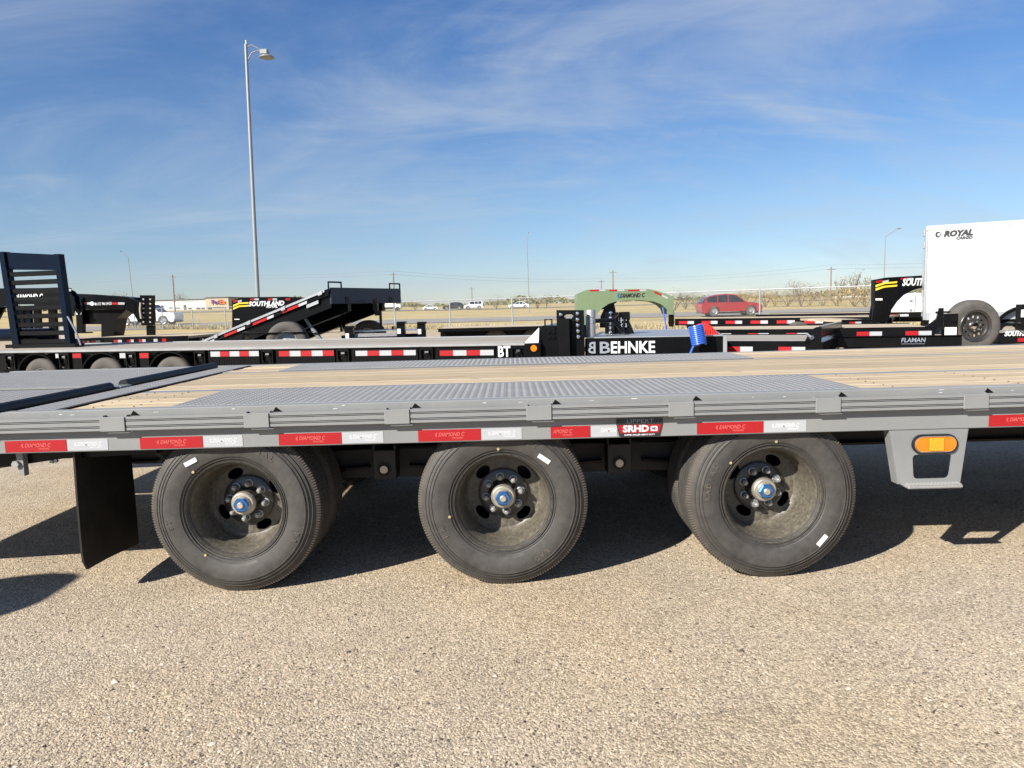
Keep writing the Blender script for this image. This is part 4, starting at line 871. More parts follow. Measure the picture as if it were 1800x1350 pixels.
stripY(SL, 412, 421, 560.5, 562, 19.5, 'label_white', 'maker_plate')
lowdeck(SL, 340, 586, 500, 582, 19.5, 2.4); rebase(SL, (atY(450,560,19.5).x, 20.5, 0))
# TRAILTECH
TT_out = [(60,514),(135,516.5),(225,522.5),(246,530),(248,566),(243,567),(236,553),(222,544.5),(145,544),(60,545)]
TT = goose('charcoal gooseneck trailer with TRAILTECH band beyond the ladder ramp', TT_out, 17.5, 'black_paint', gap=.7, web=[('neck_top',[(60,514.5),(225,523),(225,524),(60,516)],'black_paint')])
MB().prism(XZ([(247.5,519),(267.5,519),(267.5,572),(250,572)], 17.4), 17.35, 17.55).build('coupler_plate', 'black_paint', TT)
for v in (526,534,542,550,558,566):
    for u in (252,264): p = atY(u, v, 17.34); MB().disc((p.x,17.335,p.z), .022, .014, 8).build('bolt_head', 'lug_steel', TT)
polyY('coupler_tube', 'black_paint', TT, [(257,572.3),(269,572.3),(270,600),(258,600)], 17.4, .12)
MB().path([atY(247,532,17.3),atY(246,545,17.3),atY(248,560,17.3)], .02, 6).build('safety_chain', 'belt_tan', TT)
p = atY(225, 546, 17.5); MB().lathe([(.14,-.012),(.15,-.006),(.15,0)], (p.x+.05,17.495,p.z+.06), 24).build('round_cover', 'black_paint', TT)
for a, b, c in ((145,151,1),(151.3,158,0),(197,207.5,1),(207.8,219,0)): stripY(TT, a, b, 531.5, 535.5, 17.5, 'tape_red' if c else 'tape_white')
p = atY(162, 533.7, 17.5); MB().disc((p.x,17.488,p.z), .05, .01, 16).build('logo', 'white_decal', TT)
p0, p1 = atY(167,536.5,17.5), atY(196,531,17.5); bn = box('name_band', 'white_decal', TT, p0.x, p1.x, 17.49, 17.498, p0.z, p1.z)
MB().text('TRAILTECH', .085, (p0.x+p1.x)/2, 17.487, (p0.z+p1.z)/2, .003, .0, .002, width=(p1.x-p0.x)*.92).build('lettering', 'black_decal', bn)
polyY('neck_brace', 'frame_black', TT, [(145,544.5),(222,544.5),(205,560),(198,596),(178,596),(178,570),(145,570)], 17.6, .5)
polyY('neck_post', 'black_paint', TT, [(132,523),(145,523),(145,585),(135,585)], 17.45, .14); stripY(TT, 133, 141, 525, 531, 17.4, 'label_white', 'maker_plate'); stripY(TT, 134, 143, 548, 553, 17.4, 'label_white', 'maker_plate')
polyY('jack_foot', 'black_paint', TT, [(130,584),(150,584),(152,586),(130,586)], 17.4, .3)
lowdeck(TT, 130, 597, 330, 590, 15.9, 2.2, tapes=((146,152,1),(152.2,157,0),(160,168,1),(168.2,176,0),(200,207,1),(207.3,214,0),(222,230,1),(230.3,235,0),(244,250,1),(250.3,256,0),(270,277,0),(285,292,1)), n=5)
rebase(TT, (atY(180,560,17.5).x, 17.8, 0))
# black DIAMOND C gooseneck seen through the ladder ramp
D_out = [(-60,560),(-60,520),(-20,507),(105,506),(118,511),(128,522),(131,540),(128,556),(120,545),(100,535),(20,535),(-5,542),(-22,575)]
DC = goose('black gooseneck trailer with white lettering seen through the ladder ramp rungs', D_out, 15.2, 'black_paint', gap=.22, web=[('neck_top',[(-20,508),(115,506),(115,508),(-20,510)],'black_paint')])
for a, b, c in ((19,29,1),(29.3,40,0),(49,62,1),(62.3,75,0),(119,125,0)): stripY(DC, a, b, 508, 512, 15.2, 'tape_red' if c else 'tape_white')
p = atY(50, 523, 15.2); MB().text('DIAMOND C', .17, p.x, 15.19, p.z, .004, .25, .006, width=.60).build('lettering', 'white_decal', DC)
for u0, u1, m2 in ((28,40,'label_white'),(44,52,'navy_paint'),(58,68,'black_paint'),(84,96,'black_paint'),(104,112,'lug_steel')): polyY('tongue_bracket', m2 if m2 != 'label_white' else 'black_paint', DC, [(u0,540),(u1,540),(u1+3,600),(u0+3,600)], 15.4, .1)
rebase(DC, (atY(40,560,15.2).x, 15.6, 0))

# ------------------------------------------------------------------ flatbeds parked on the right
fb = 'flatbed trailers parked in rows on the right'
R1, _ = flatbed2('low black flatbed with pale deck behind the red SUV shadow line, middle row', 1188, 561, 1545, 557.5, .72, 2.3, beam=.2, tape=(.30,.22,.26), group=fb)
R2, _ = flatbed2('farthest low flatbed by the fence, its deck edge just below the fence posts', 1330, 553.5, 1640, 548.5, .74, 2.2, beam=.16, tape=(.36,.30,.5), group=fb, skew0=1.6)
R3, _ = flatbed2('black flatbed with brown wooden deck just behind the stake plate trailer', 1190, 581, 1462, 579, .76, 1.9, beam=.17, tape=(.17,.17,.28), group=fb, wheels=1, skew0=.5)
R4, L4 = flatbed2('low grey decked flatbed ending in a black stake plate beside the hoses', 1200, 600.5, 1424, 601, .71, 2.0, wood='weathered_wood', beam=.20, tape=(.165,.17,.33), group=fb, wheels=1, skew0=.52)
# stake plate and brackets at its front end
pf = [(L4-.06,.715),(L4+.14,.715),(L4+.14,.90),(L4+.08,.905),(L4+.02,.87),(L4-.02,.80)]
def addto(R, mb, name, mt):
    o = mb.build(name, mt); o.location = o.location; o.parent = R; return o
addto(R4, MB().prism(pf, -.05, -.02), 'stake_plate', 'black_paint'); addto(R4, MB().prism(pf, 1.98, 2.01), 'stake_plate', 'black_paint')
addto(R4, MB().box(L4+.10, L4+.138, -.019, 1.979, .76, .91, b=.006), 'front_rail', 'black_paint'); addto(R4, MB().box(L4+.06, L4+.098, -.019, 1.979, .865, .905, b=.004), 'rail_strip', 'far_deck_wood')
addto(R4, MB().path([(L4-.03,-.06,.82),(L4+.02,-.065,.775)], .02, 8).disc((L4+.03,-.075,.77), .03, .02, 12), 'lock_pin', 'chrome')
addto(R4, MB().box(L4+.0, L4+.16, -.06, 2.0, .55, .714, b=.006), 'front_crossmember', 'black_paint')
R5, L5 = flatbed2('black flatbed with FLAMAN lettering beside the spare wheel', 1466, 578, 1640, 575.5, .82, 1.75, wood='far_deck_wood', beam=.145, tape=(.165,.165,.30), group=fb, wheels=1, skew0=.18)
z5 = .82
addto(R5, MB().box(-.05, L5+.35, -.06, -.035, z5-.27, z5-.12, b=.006), 'lower_beam', 'black_paint'); addto(R5, MB().box(-.05, L5+.35, -.09, -.02, z5-.12, z5-.105, b=.004), 'beam_ledge', 'black_paint'); addto(R5, MB().box(-.6, L5+.35, -.12, -.06, z5-.34, z5-.285, b=.006), 'bottom_rail', 'black_paint')
addto(R5, MB().text('FLAMAN', .085, L5*.80, -.0625, z5-.175, .003, .15, .002, width=.31).box(L5*.80-.15, L5*.80+.15, -.064, -.0605, z5-.228, z5-.223), 'lettering', 'gray_decal')
addto(R5, MB().prism([(L5-.12,z5+.0),(L5+.12,z5+.0),(L5+.12,z5+.27),(L5+.06,z5+.27),(L5+.03,z5+.12)], -.03, 0.), 'front_gusset', 'black_paint')
addto(R5, MB().prism([(L5-.05,z5+.03),(L5+.025,z5+.13),(L5+.055,z5+.23),(L5-.03,z5+.24)], .02, .03), 'gusset_face', 'label_white')
addto(R5, MB().box(L5+.125, L5+.30, -.05, .10, z5-.30, z5+.19, b=.008), 'jack_housing', 'black_paint'); addto(R5, MB().box(L5+.135, L5+.28, -.055, -.0505, z5-.16, z5+.0), 'instruction_label', 'label_white')
addto(R5, MB().disc((L5+.24,-.075,z5+.12), .045, .024, 14), 'jack_knob', 'frame_black'); addto(R5, MB().box(L5+.02, L5+.2, -.04, .05, z5+.20, z5+.225, b=.004), 'jack_top', 'black_paint')

# ------------------------------------------------------------------ white cargo trailer
C = thing('cargo_trailer', 'white enclosed cargo trailer with black roof corner lettering', 'trailer')
Yc = 14.0; c0 = atY(1623.5, 560, Yc).x; zt = atY(1623.5, 398, Yc).z; zb = .80; angc = .49
bd = box('body', 'white_paint', C, 0, 5.2, 0, 2.1, zb, zt, b=.03)
box('roof_trim', 'white_paint', C, -.004, 5.2, -.012, .05, zt-.085, zt+.006, b=.01); box('corner_trim', 'galvanised', C, -.012, .03, -.012, .06, zb, zt-.09, b=.006); box('stone_guard', 'galvanised', C, .03, 5.2, -.006, -.0005, zb, zb+.14)
for k in range(1, 4): box('panel_seam', 'gray_decal', C, (.02+k*1.25)-.0015, (.02+k*1.25)+.0015, -.002, -.0003, zb+.14, zt-.09)
for zz_ in (zt-.12, zt-.35, zt-.9, zt-1.25): box('door_hinge', 'lug_steel', C, -.05, -.013, .02, .10, zz_-.06, zz_+.06, b=.006)
tx = .46; tz = zt-.165
MB().text('ROYAL', .14, tx+.05, -.004, tz, .004, .25, .010, width=.47).text('CARGO', .07, tx+.15, -.004, tz-.09, .004, .25, .004, width=.26).build('lettering', 'black_decal', C)
MB().plate([ell(tx-.27,tz,.045,.055,16), ell(tx-.26,tz,.022,.03,12)], -.006, -.001).build('logo', 'black_decal', C)
box('side_marker', 'lamp_red', C, 1.72, 1.80, -.016, -.0005, zb+.17, zb+.20, b=.004)
for x in (2.9, 3.75):
    small_wheel(C, x, -.02, .36, r=.36, rimr=.2); small_wheel(C, x, 1.9, .36, r=.36, rimr=.2)
for y0 in (.0, 2.0): box('frame_rail', 'black_paint', C, .0, 5.2, y0+.02, y0+.1, zb-.13, zb-.002)
pts = [(1.62+.52*math.cos(t), .55+.5*math.sin(t)) for t in (math.radians(5+170*i/14) for i in range(15))]; MB().prism(pts+[(a*1+(1.62-a)*.08, b*.94) for a, b in pts[::-1]], -.14, -.01).build('fender', 'black_paint', C)
rebase(C, (0,0,0), -angc, (c0, Yc, 0))
# trailer tongue in front of it, and the spare wheel
S2 = thing('trailer_tongue', 'black equipment trailer with white lettering at the right edge of the lot', 'trailer')
Yt = 12.2
def b2(name, mt, u0, v0, u1, v1, w=.1, Y=Yt, b=.006): a, c = atY(u0, v1, Y), atY(u1, v0, Y); return box(name, mt, S2, a.x, c.x, Y, Y+w, a.z, c.z, b=b)
b2('side_beam', 'black_paint', 1754, 581, 1930, 605, .15); b2('top_rail', 'galvanised', 1754, 578.5, 1930, 581, .16)
b2('jack_post', 'black_paint', 1795, 534, 1830, 580, .16, Yt-.1); b2('jack_label', 'label_white', 1795, 544, 1812, 558, .012, Yt-.115)
p = atY(1786, 586.5, Yt); MB().text('SOUTHLAND', .11, p.x+.09, Yt-.004, p.z, .004, .25, .006, width=.58).build('lettering', 'white_decal', S2)
b2('reflector', 'tape_red', 1789, 593, 1830, 601, .012, Yt-.014, b=0); b2('tongue_beam', 'black_paint', 1640, 601, 1760, 607, .12); b2('tongue_bar', 'galvanised', 1662, 594, 1700, 597, .06)
pc = atY(1704, 606, Yt-.3); MB().path([atY(1650,606,Yt-.2),atY(1672,596,Yt-.2),atY(1690,600,Yt-.2)], .02, 6).path([atY(1690,601,Yt-.25),pc], .03, 8).build('coupler_arm', 'frame_black', S2); MB().disc((pc.x+.05,pc.y-.06,pc.z), .033, .05, 14).build('coupler_ball', 'chrome', S2)
pts = [atY(1760+17*math.cos(t)+14, 581-13*math.sin(t)+1, Yt+.1) for t in (math.radians(0+180*i/10) for i in range(11))]; MB().path(pts, .035, 8).build('fender', 'black_paint', S2)
rebase(S2, (atY(1790,590,Yt).x, Yt+.1, 0))
sp = thing('spare_wheel', 'spare wheel with black steel rim propped in front of the white cargo trailer', 'wheel')
Ys = 11.2; pc = atY(1716, 573.5, Ys); rS = 45/1285*Ys*1.03
def sl(prof, nm, mt, par, n=56): return MB().lathe(prof, (pc.x,Ys,pc.z), n).build(nm, mt, par)
ty = sl([(.24,.02),(.25,.0),(.30,-.006),(.34,-.008),(.37,.002),(.385,.02),(.395,.045),(rS,.06),(rS,.09),(rS-.01,.093),(rS-.01,.10),(rS,.103),(rS,.14),(rS-.01,.143),(rS-.01,.15),(rS,.153),(rS,.19),(.385,.22),(.34,.245),(.25,.24)], 'tyre', 'bg_rubber', sp)
rim = MB().plate([ell(pc.x,pc.z,.185,.185,48), ell(pc.x,pc.z,.05,.05,20)]+[ell(pc.x+.145*math.cos(a),pc.z+.145*math.sin(a),.022,.016,12,a) for a in (2*math.pi*k/12+.1 for k in range(12))], Ys+.06, Ys+.068).build('rim', 'wheel_black', sp)
sl([(.185,.06),(.20,.05),(.215,.01),(.238,-.004),(.246,.004),(.236,.03)], 'rim_lip', 'wheel_black', rim); sl([(.09,.06),(.09,.035),(.075,.02),(.05,.018)], 'rim_centre', 'wheel_black', rim)
for k in range(6):
    a = k*math.pi/3+.3; MB().disc((pc.x+.07*math.cos(a),Ys+.008,pc.z+.07*math.sin(a)), .013, .016, 6).build('lug_nut', 'chrome', rim)
rebase(sp, (pc.x, Ys+.1, pc.z-rS))
# stand that carries it
stn = MB().tube((pc.x, Ys+.22, 0), (pc.x, Ys+.22, pc.z), .04).box(pc.x-.25, pc.x+.25, Ys+.0, Ys+.45, 0, .04).box(pc.x-.2,pc.x+.2,Ys-.02,Ys+.24,pc.z-rS-.06,pc.z-rS-.005).tube((pc.x,Ys+.1,0),(pc.x,Ys+.1,pc.z-rS-.05),.035).build('wheel_stand', 'black_paint'); tag(stn, 'black steel stand holding the spare wheel up', 'stand')
# far grey box trailer beneath the arch
FT = thing('cargo_trailer', 'pale grey enclosed trailer seen under the black arched neck', 'trailer')
Yf = 24.; a, b = atY(1596, 540, Yf), atY(1690, 513, Yf)
box('body', 'gray_trailer_white', FT, a.x, b.x, Yf, Yf+2, .6, b.z, b=.03); box('door_seam', 'building_dark', FT, a.x+.22, a.x+.24, Yf-.005, Yf, .7, b.z-.1)
for zz_ in (b.z-.25, b.z-.55): box('door_hinge', 'lug_steel', FT, a.x+.05, a.x+.13, Yf-.02, Yf, zz_-.03, zz_+.03)
for x in (a.x+.9, a.x+1.6): small_wheel(FT, x, Yf+.05, .34, r=.34, rimr=.2)
rebase(FT, ((a.x+b.x)/2, Yf+1, 0))

# ------------------------------------------------------------------ chain link fence
FA, FB = Vector((-36, 66.0, 0)), Vector((17.5, 27.5, 0)); FLn = (FB-FA).length; fd = (FB-FA)/FLn
FN = thing('chain_link_fence', 'galvanised chain link fence along the lot edge', 'fence')
def fz(s): p = FA+fd*s; return hgt(p.x, p.y)
FH = 1.70
k = 0; s = 0
pts = []
while s <= FLn+.01:
    p = FA+fd*s; z = fz(s); MB().tube((p.x,p.y,z),(p.x,p.y,z+FH+.03), .04, n=10).build('fence_post', 'galvanised', FN); s += 4.45
MB().path([FA+fd*x+Vector((0,0,fz(x)+FH)) for x in np.linspace(0, FLn, 14)], .026, 6).build('top_rail', 'galvanised', FN)
m = MB(); st_ = .075
nrm = Vector((-fd.y, fd.x, 0)); r = .0019
i = -FH
while i < FLn:
    for sg in (1, -1):
        s0, s1 = (i, i+FH) if sg > 0 else (i+FH, i)
        z0, z1 = 0., FH
        pa = FA+fd*s0; pb = FA+fd*s1; a = Vector((pa.x,pa.y,z0+fz(s0))); b = Vector((pb.x,pb.y,z1+fz(s1)))
        d = (b-a).normalized(); e = d.cross(nrm)*r; o_ = nrm*r*sg
        m.add([a-e, a+e, a+o_*1.6, b-e, b+e, b+o_*1.6], [(0,1,4,3),(1,2,5,4),(2,0,3,5)])
    i += st_
me = m.build('chain_link_mesh', 'wire_grey', FN, 0); me['kind'] = 'stuff'
rebase(FN, (FA+FB)/2)

# ------------------------------------------------------------------ vehicles on the roads
def car(name, label, cat, mt, Ln, Wd, Ht, kind, x, y, z, face=1, group=None, rim='alloy'):
    R = thing(name, label, cat, group); s = Ln/4.6; hs = Ht/1.65; gr = .20*hs; belt = .98*hs; wr = .35*hs
    X = lambda a: a*s*face; fx, rx = 1.42, -1.36
    def arch(cx): return [(cx+(wr+.06)/s*math.cos(t), wr+(wr+.06)*math.sin(t)) for t in (math.radians(180*i/10) for i in range(11))]
    lo = [(2.2,gr+.1),(2.28,.55*hs),(2.22,.78*hs),(1.9,.92*hs),(1.15,belt+.02),(-1.9,belt+.06),(-2.24,.95*hs),(-2.3,.6*hs),(-2.24,gr+.1),(-2.1,gr)]
    body = lo+[p for p in arch(rx)[::-1]]+[p for p in arch(fx)[::-1]]+[(2.05,gr)]
    if kind == 'pickup': body = [(2.2,gr+.1),(2.3,.6*hs),(2.26,.95*hs),(1.2,1.02*hs),(-2.3,1.0*hs),(-2.34,.5*hs),(-2.3,gr+.15)]+arch(rx)[::-1]+arch(fx)[::-1]+[(2.05,gr)]; belt = 1.0*hs
    if kind == 'sedan': cab = [(1.05,belt-.02),(.35,Ht-.03),(-.2,Ht),(-.9,Ht-.03),(-1.75,belt+.03)]
    elif kind == 'pickup': cab = [(1.15,belt),(.55,Ht-.03),(-.6,Ht),(-.75,belt)]
    elif kind == 'boxy': cab = [(1.15,belt),(.85,Ht-.04),(-2.1,Ht),(-2.25,belt)]
    else: cab = [(1.12,belt-.02),(.30,Ht-.07),(-.35,Ht),(-1.25,Ht-.05),(-1.85,Ht-.20),(-2.2,belt)]
    def pr(pts): return [(X(a), b) for a, b in pts]
    MB().prism(pr(body), -Wd/2, Wd/2).build('body', mt, R)
    def taper(mb):
        mb.v = [(p[0], p[1]*(1-.22*max(0, (p[2]-belt))/(Ht-belt)), p[2]) for p in mb.v]; return mb
    taper(MB().prism(pr(cab), -Wd/2+.01, Wd/2-.01)).build('cabin', mt, R)
    # glass: side windows and windscreen
    cx = sum(a for a, b in cab)/len(cab); cz = (belt+Ht)/2
    def shrink(pts, f=.84): mx = sum(a for a, b in pts)/len(pts); mz = sum(b for a, b in pts)/len(pts); return [(mx+(a-mx)*f, mz+(b-mz)*(f-.04)) for a, b in pts]
    xs = [a for a, b in cab]; x0, x1 = min(xs), max(xs)
    def zat(a):
        top = cab
        for (a1, b1), (a2, b2) in zip(top[:-1], top[1:]):
            if min(a1,a2) <= a <= max(a1,a2): return b1+(b2-b1)*(a-a1)/(a2-a1+1e-9)
        return belt
    cuts = [x0+.28, (x0*.5+x1*.5)-.55, (x0*.5+x1*.5)+.25, x1-.22] if kind != 'pickup' else [x0+.15, (x0+x1)/2-.05, x1-.25]
    for a, b in zip(cuts[:-1], cuts[1:]):
        n = 5; aa = [a+.05+(b-a-.1)*i/n for i in range(n+1)]; poly = [(q, max(zat(q)-.07, belt+.06)) for q in aa]+[(b-.05, belt+.05),(a+.05, belt+.05)]
        for sg in (-1, 1): taper(MB().prism(pr(poly), sg*(Wd/2-.008), sg*(Wd/2+.006))).build('window', 'glass_dark', R)
    (a1,b1),(a2,b2) = cab[0], cab[1]; n_ = .02
    taper(MB().prism(pr([(a1-.08,b1+.06),(a2+.04,b2-.05),(a2+.07,b2-.03),(a1-.03,b1+.09)]), -Wd/2+.14, Wd/2-.14)).build('windscreen', 'glass_dark', R)
    (a1,b1),(a2,b2) = cab[-2], cab[-1]
    taper(MB().prism(pr([(a1-.0,b1-.06),(a2+.03,b2+.07),(a2-.015,b2+.09),(a1-.03,b1-.03)]), -Wd/2+.2, Wd/2-.2)).build('rear_window', 'glass_dark', R)
    for a in (fx, rx):
        for y0 in (-Wd/2+.01, Wd/2-.22): small_wheel(R, X(a), y0, wr, r=wr, w=.21, rimr=wr*.68, rim=rim)
    for y0 in (-Wd/2+.06, Wd/2-.36):
        MB().box(X(2.12), X(2.285), y0, y0+.3, .66*hs, .78*hs, b=.03).build('headlight', 'chrome', R); MB().box(X(-2.2), X(-2.32), y0, y0+.3, .74*hs, .92*hs, b=.03).build('tail_light', 'lamp_red', R)
    MB().prism(pr([(2.0,gr-.02),(2.26,gr+.02),(2.28,gr+.13),(-2.3,gr+.13),(-2.27,gr+.02),(-2.0,gr-.02)]), -Wd/2+.09, Wd/2-.09).build('sill', 'car_dark', R)
    if kind == 'boxy': MB().disc((X(-2.32),-.36,.9*hs), .36, .2*face*-1, 20, 'x').build('spare_tyre', 'bg_rubber', R)
    return rebase(R, (0,0,0), 0, (x, y, z))
def put(u, v, Y): p = atY(u, v, Y); return p.x, Y, hgt(p.x, Y)
x, y, z = put(1281, 553, 58.); car('suv', 'red SUV driving past on the road beyond the fence', 'car', 'car_red', 4.75, 1.9, 1.72, 'suv', x, y, z+.015, 1)
x, y, z = put(262, 567, 72.); car('pickup_truck', 'white pickup truck on the road behind the charcoal gooseneck', 'truck', 'car_white', 6.0, 2.0, 2.0, 'pickup', x, y, z+.015, 1)
hg = 'vehicles on the far highway'
x, y, z = put(797, 543, 168.); car('suv', 'black SUV on the far highway next to a white boxy vehicle', 'car', 'car_dark', 4.8, 1.9, 1.75, 'suv', x, y, z+.06, -1, hg)
x, y, z = put(833, 543, 172.); car('jeep', 'white boxy off roader on the far highway behind the black SUV', 'car', 'car_white', 4.4, 1.9, 1.9, 'boxy', x, y, z+.06, -1, hg)
x, y, z = put(912, 543, 170.); car('sedan', 'white sedan on the far highway left of the thin lamp pole', 'car', 'car_white', 4.9, 1.85, 1.5, 'sedan', x, y, z+.06, -1, hg)
x, y, z = put(757, 543, 175.); car('van', 'small white van on the far highway left of the black SUV', 'car', 'car_white', 3.6, 1.8, 1.3, 'sedan', x, y, z+.06, 1, hg)
x, y, z = put(683, 545, 165.); TR = thing('box_truck', 'white box truck on the far highway under the raised deck', 'truck', hg)
MB().box(x-2.9, x+1.3, y-1.2, y+1.2, z+.9, z+3.1, b=.04).build('cargo_box', 'car_white', TR); MB().box(x+1.4, x+3.0, y-1.1, y+1.1, z+.6, z+2.5, b=.15).build('cab', 'car_white', TR); MB().box(x+1.9, x+2.9, y-1.115, y-1.101, z+1.6, z+2.3, b=.005).build('window', 'glass_dark', TR); MB().box(x-2.8, x+2.9, y-1., y+1., z+.5, z+.89).build('chassis', 'car_dark', TR)
for a in (-2., -1.0, 2.2): small_wheel(TR, x+a, y-1.15, z+.5, r=.5, rimr=.3)
rebase(TR, (x, y, z))

# ------------------------------------------------------------------ lamps, utility poles, wires
def lamp(label, u0, v0, u1, v1, Y, r0, r1, style, group=None, arm=1.):
    b0, t0 = atY(u0, v0, Y), atY(u1, v1, Y); zb = hgt(b0.x, Y)
    k = (zb-b0.z)/(t0.z-b0.z); base = b0+(t0-b0)*k; base.z = zb
    R = thing('street_lamp', label, 'street lamp', group)
    if style == 'double':
        MB().path([base, t0], r0, 14, r1).build('pole', 'pole_steel', R); MB().box(base.x-.22,base.x+.22,base.y-.22,base.y+.22,zb-.1,zb+.35,b=.03).build('pole_base', 'concrete', R)
        for dz, sp_ in ((-.12,.0),(-.55,.0)):
            MB().path([Vector((t0.x,Y,t0.z+dz)),Vector((t0.x+.18,Y,t0.z+dz+(.10 if dz>-.3 else .28))),Vector((t0.x+.40,Y,t0.z-.14 if dz>-.3 else t0.z-.20)),Vector((t0.x+.56,Y,t0.z-.26))], .02, 6).build('lamp_arm', 'pole_steel', R)
        hx = t0.x+.62; hz = t0.z-.34
        hd = MB().box(hx-.15, hx+.11, Y-.12, Y+.12, hz-.02, hz+.16, b=.03).build('lamp_housing', 'pole_steel', R); MB().lathe([(.16,-.02),(.24,-.07),(.24,-.10),(.0,-.12)], (hx+.04,Y,hz), 20, 'z').build('lamp_lens', 'gray_paint', hd)
        MB().tube((t0.x+.02,Y,t0.z),(t0.x+.02,Y,t0.z+.12), .03).build('pole_cap', 'galvanised', R)
    else:
        MB().path([base, t0], r0*.62, 8, r1*.55).build('pole', 'far_pole', R)
        s = arm; pts = [t0+Vector((s*2.4*math.sin(a)*.9*abs(1), 0, 1.4*(1-math.cos(a))*0+1.5*math.sin(a)*(.6)+0)) for a in (0,.3,.6,.9,1.2,1.5)]
        MB().path(pts, r1*.5, 6).build('lamp_arm', 'far_pole', R); e = pts[-1]; MB().box(e.x-.1, e.x+.5*s, Y-.12, Y+.12, e.z-.08, e.z+.06, b=.03).build('lamp_head', 'far_pole', R)
    return rebase(R, base)
lamp('tall galvanised lamp pole with one hanging floodlight rising over the lot', 453, 520, 432, 78, 25., .078, .048, 'double')
lamp('distant curved lamp pole above the charcoal gooseneck', 233, 520, 225, 452, 110., .10, .07, 'curve', 'lamps along the far road', -.4)
lamp('distant curved lamp pole beside the white cargo trailer', 1554, 490, 1556.5, 416, 85., .10, .07, 'curve', 'lamps along the far road', .65)
lamp('thin distant lamp pole in the middle between sedan and green neck', 930, 535, 926, 420, 100., .10, .07, 'curve', 'lamps along the far road', .12)
up = 'utility poles along the highway'; tops = []
for lb, u, v0, v1, Y, r in (('wooden utility pole by the white warehouse', 303, 530, 483, 190, .22), ('wooden utility pole above the raised tilt deck', 691, 540, 479, 170, .20), ('thin utility pole above the white boxy off roader', 829, 530, 505, 230, .17), ('short utility pole just left of the tall one above the green neck', 1057, 520, 492, 220, .17), ('taller utility pole above the green arched neck', 1077, 520, 475, 180, .20), ('utility pole right of the red SUV above the shrubs', 1461, 520, 469, 150, .19)):
    t0 = atY(u, v1, Y); zb = hgt(t0.x, Y); R = thing('utility_pole', lb, 'utility pole', up); MB().path([(t0.x,Y,zb-.3),t0], r, 8, r*.75).build('pole', 'pole_wood', R)
    MB().box(t0.x-.9, t0.x+.9, Y-.06, Y+.06, t0.z-.6, t0.z-.45).build('crossarm', 'pole_wood', R); tops.append((t0.x, Y, t0.z-.4)); rebase(R, (t0.x, Y, zb))
tops.sort(); chain = [(-160, 250, 13.5)]+[t for t in tops if t[0] not in ()]+[(170, 140, 9.)]
chain = [(-175,230,12.6), tops[0], tops[1], tops[4] if len(tops) > 4 else tops[-1], tops[-1], (150,150,9.2)]
for dz, nm in ((0,'lower'),(.75,'upper')):
    m = MB()
    for (a, b) in zip(chain[:-1], chain[1:]):
        a, b = Vector(a), Vector(b); m.path([a+(b-a)*t+Vector((0,0,dz-4*t*(1-t)*(b-a).length*.011)) for t in np.linspace(0,1,12)], .016, 4)
    tag(m.build('power_line', 'pole_wood', None, 0), 'thin sagging %s power line strung between the utility poles' % nm, 'power line')

# ------------------------------------------------------------------ buildings
def building(label, name, u0, u1, vt, vb, Y, depth, mt, wins, bands=()):
    a, b = atY(u0, vb, Y), atY(u1, vt, Y); zb = hgt(a.x, Y)-.5; R = thing(name, label, 'building')
    box('wall', mt, R, a.x, b.x, Y, Y+depth, zb, b.z); box('roof_edge', 'building_dark', R, a.x-.1, b.x+.1, Y-.15, Y+depth, b.z+.001, b.z+.35)
    for (p0, q0, p1, q1, nm, mm) in wins:
        p, q = atY(p0, q1, Y), atY(p1, q0, Y); box(nm, mm, R, p.x, q.x, Y-.12, Y-.001, p.z, q.z)
    return R, a, b
wins = [(271+i*17, 537, 275+i*17, 542.5, 'loading_door' if i % 3 == 0 else 'window', 'building_dark') for i in range(6)]+[(289,537,292,544,'door','building_dark'),(322,536,326,544,'door','building_dark')]
wins = [(276,539,281,543,'window','building_dark'),(284,536.5,287,544,'door','building_dark'),(297,540,303,542.5,'window','building_dark'),(308,540,316,542.5,'window','building_dark'),(323,536,327,544,'door','building_dark'),(331,541,337,543.5,'window','building_dark'),(345,541,352,543.5,'window','building_dark'),(354,541,360,543.5,'window','building_dark')]
R, a, b = building('long white warehouse with small dark doors far behind the fence', 'warehouse', 262, 362, 527, 545, 240, 30, 'building_white', wins, ())
p, q = atY(262, 530.5, 240), atY(362, 529.5, 240); box('wall_band', 'gray_paint', R, p.x, q.x, 239.8, 239.99, p.z-.15, q.z+.15); rebase(R, ((a.x+b.x)/2, 255, hgt(a.x, 240)))
R, a, b = building('tan office block with a parcel company sign beside the warehouse', 'office_building', 362.3, 401, 523.5, 545, 238, 25, 'building_tan', [(366,540,372,544,'door','building_dark'),(375,539.5,397,541.5,'window','building_dark')])
p = atY(384, 531, 238); s1 = MB().text('Fed', 1.9, p.x-.85, 237.7, p.z, .1, 0, .04).build('sign_lettering', 'purple_decal', R); s2 = MB().text('Ex', 1.9, p.x+1.35, 237.7, p.z, .1, 0, .04).build('sign_lettering', 'orange_decal', R); rebase(R, ((a.x+b.x)/2, 250, hgt(a.x, 238)))
for lb, u0, u1, vt, Y in (('low grey shed on the horizon under the raised deck', 630, 668, 535, 300), ('small white shed far right behind the shrubs', 1500, 1524, 519, 260)):
    R, a, b = building(lb, 'shed', u0, u1, vt, 546, Y, 15, 'building_white', []); rebase(R, ((a.x+b.x)/2, Y, hgt(a.x, Y)))

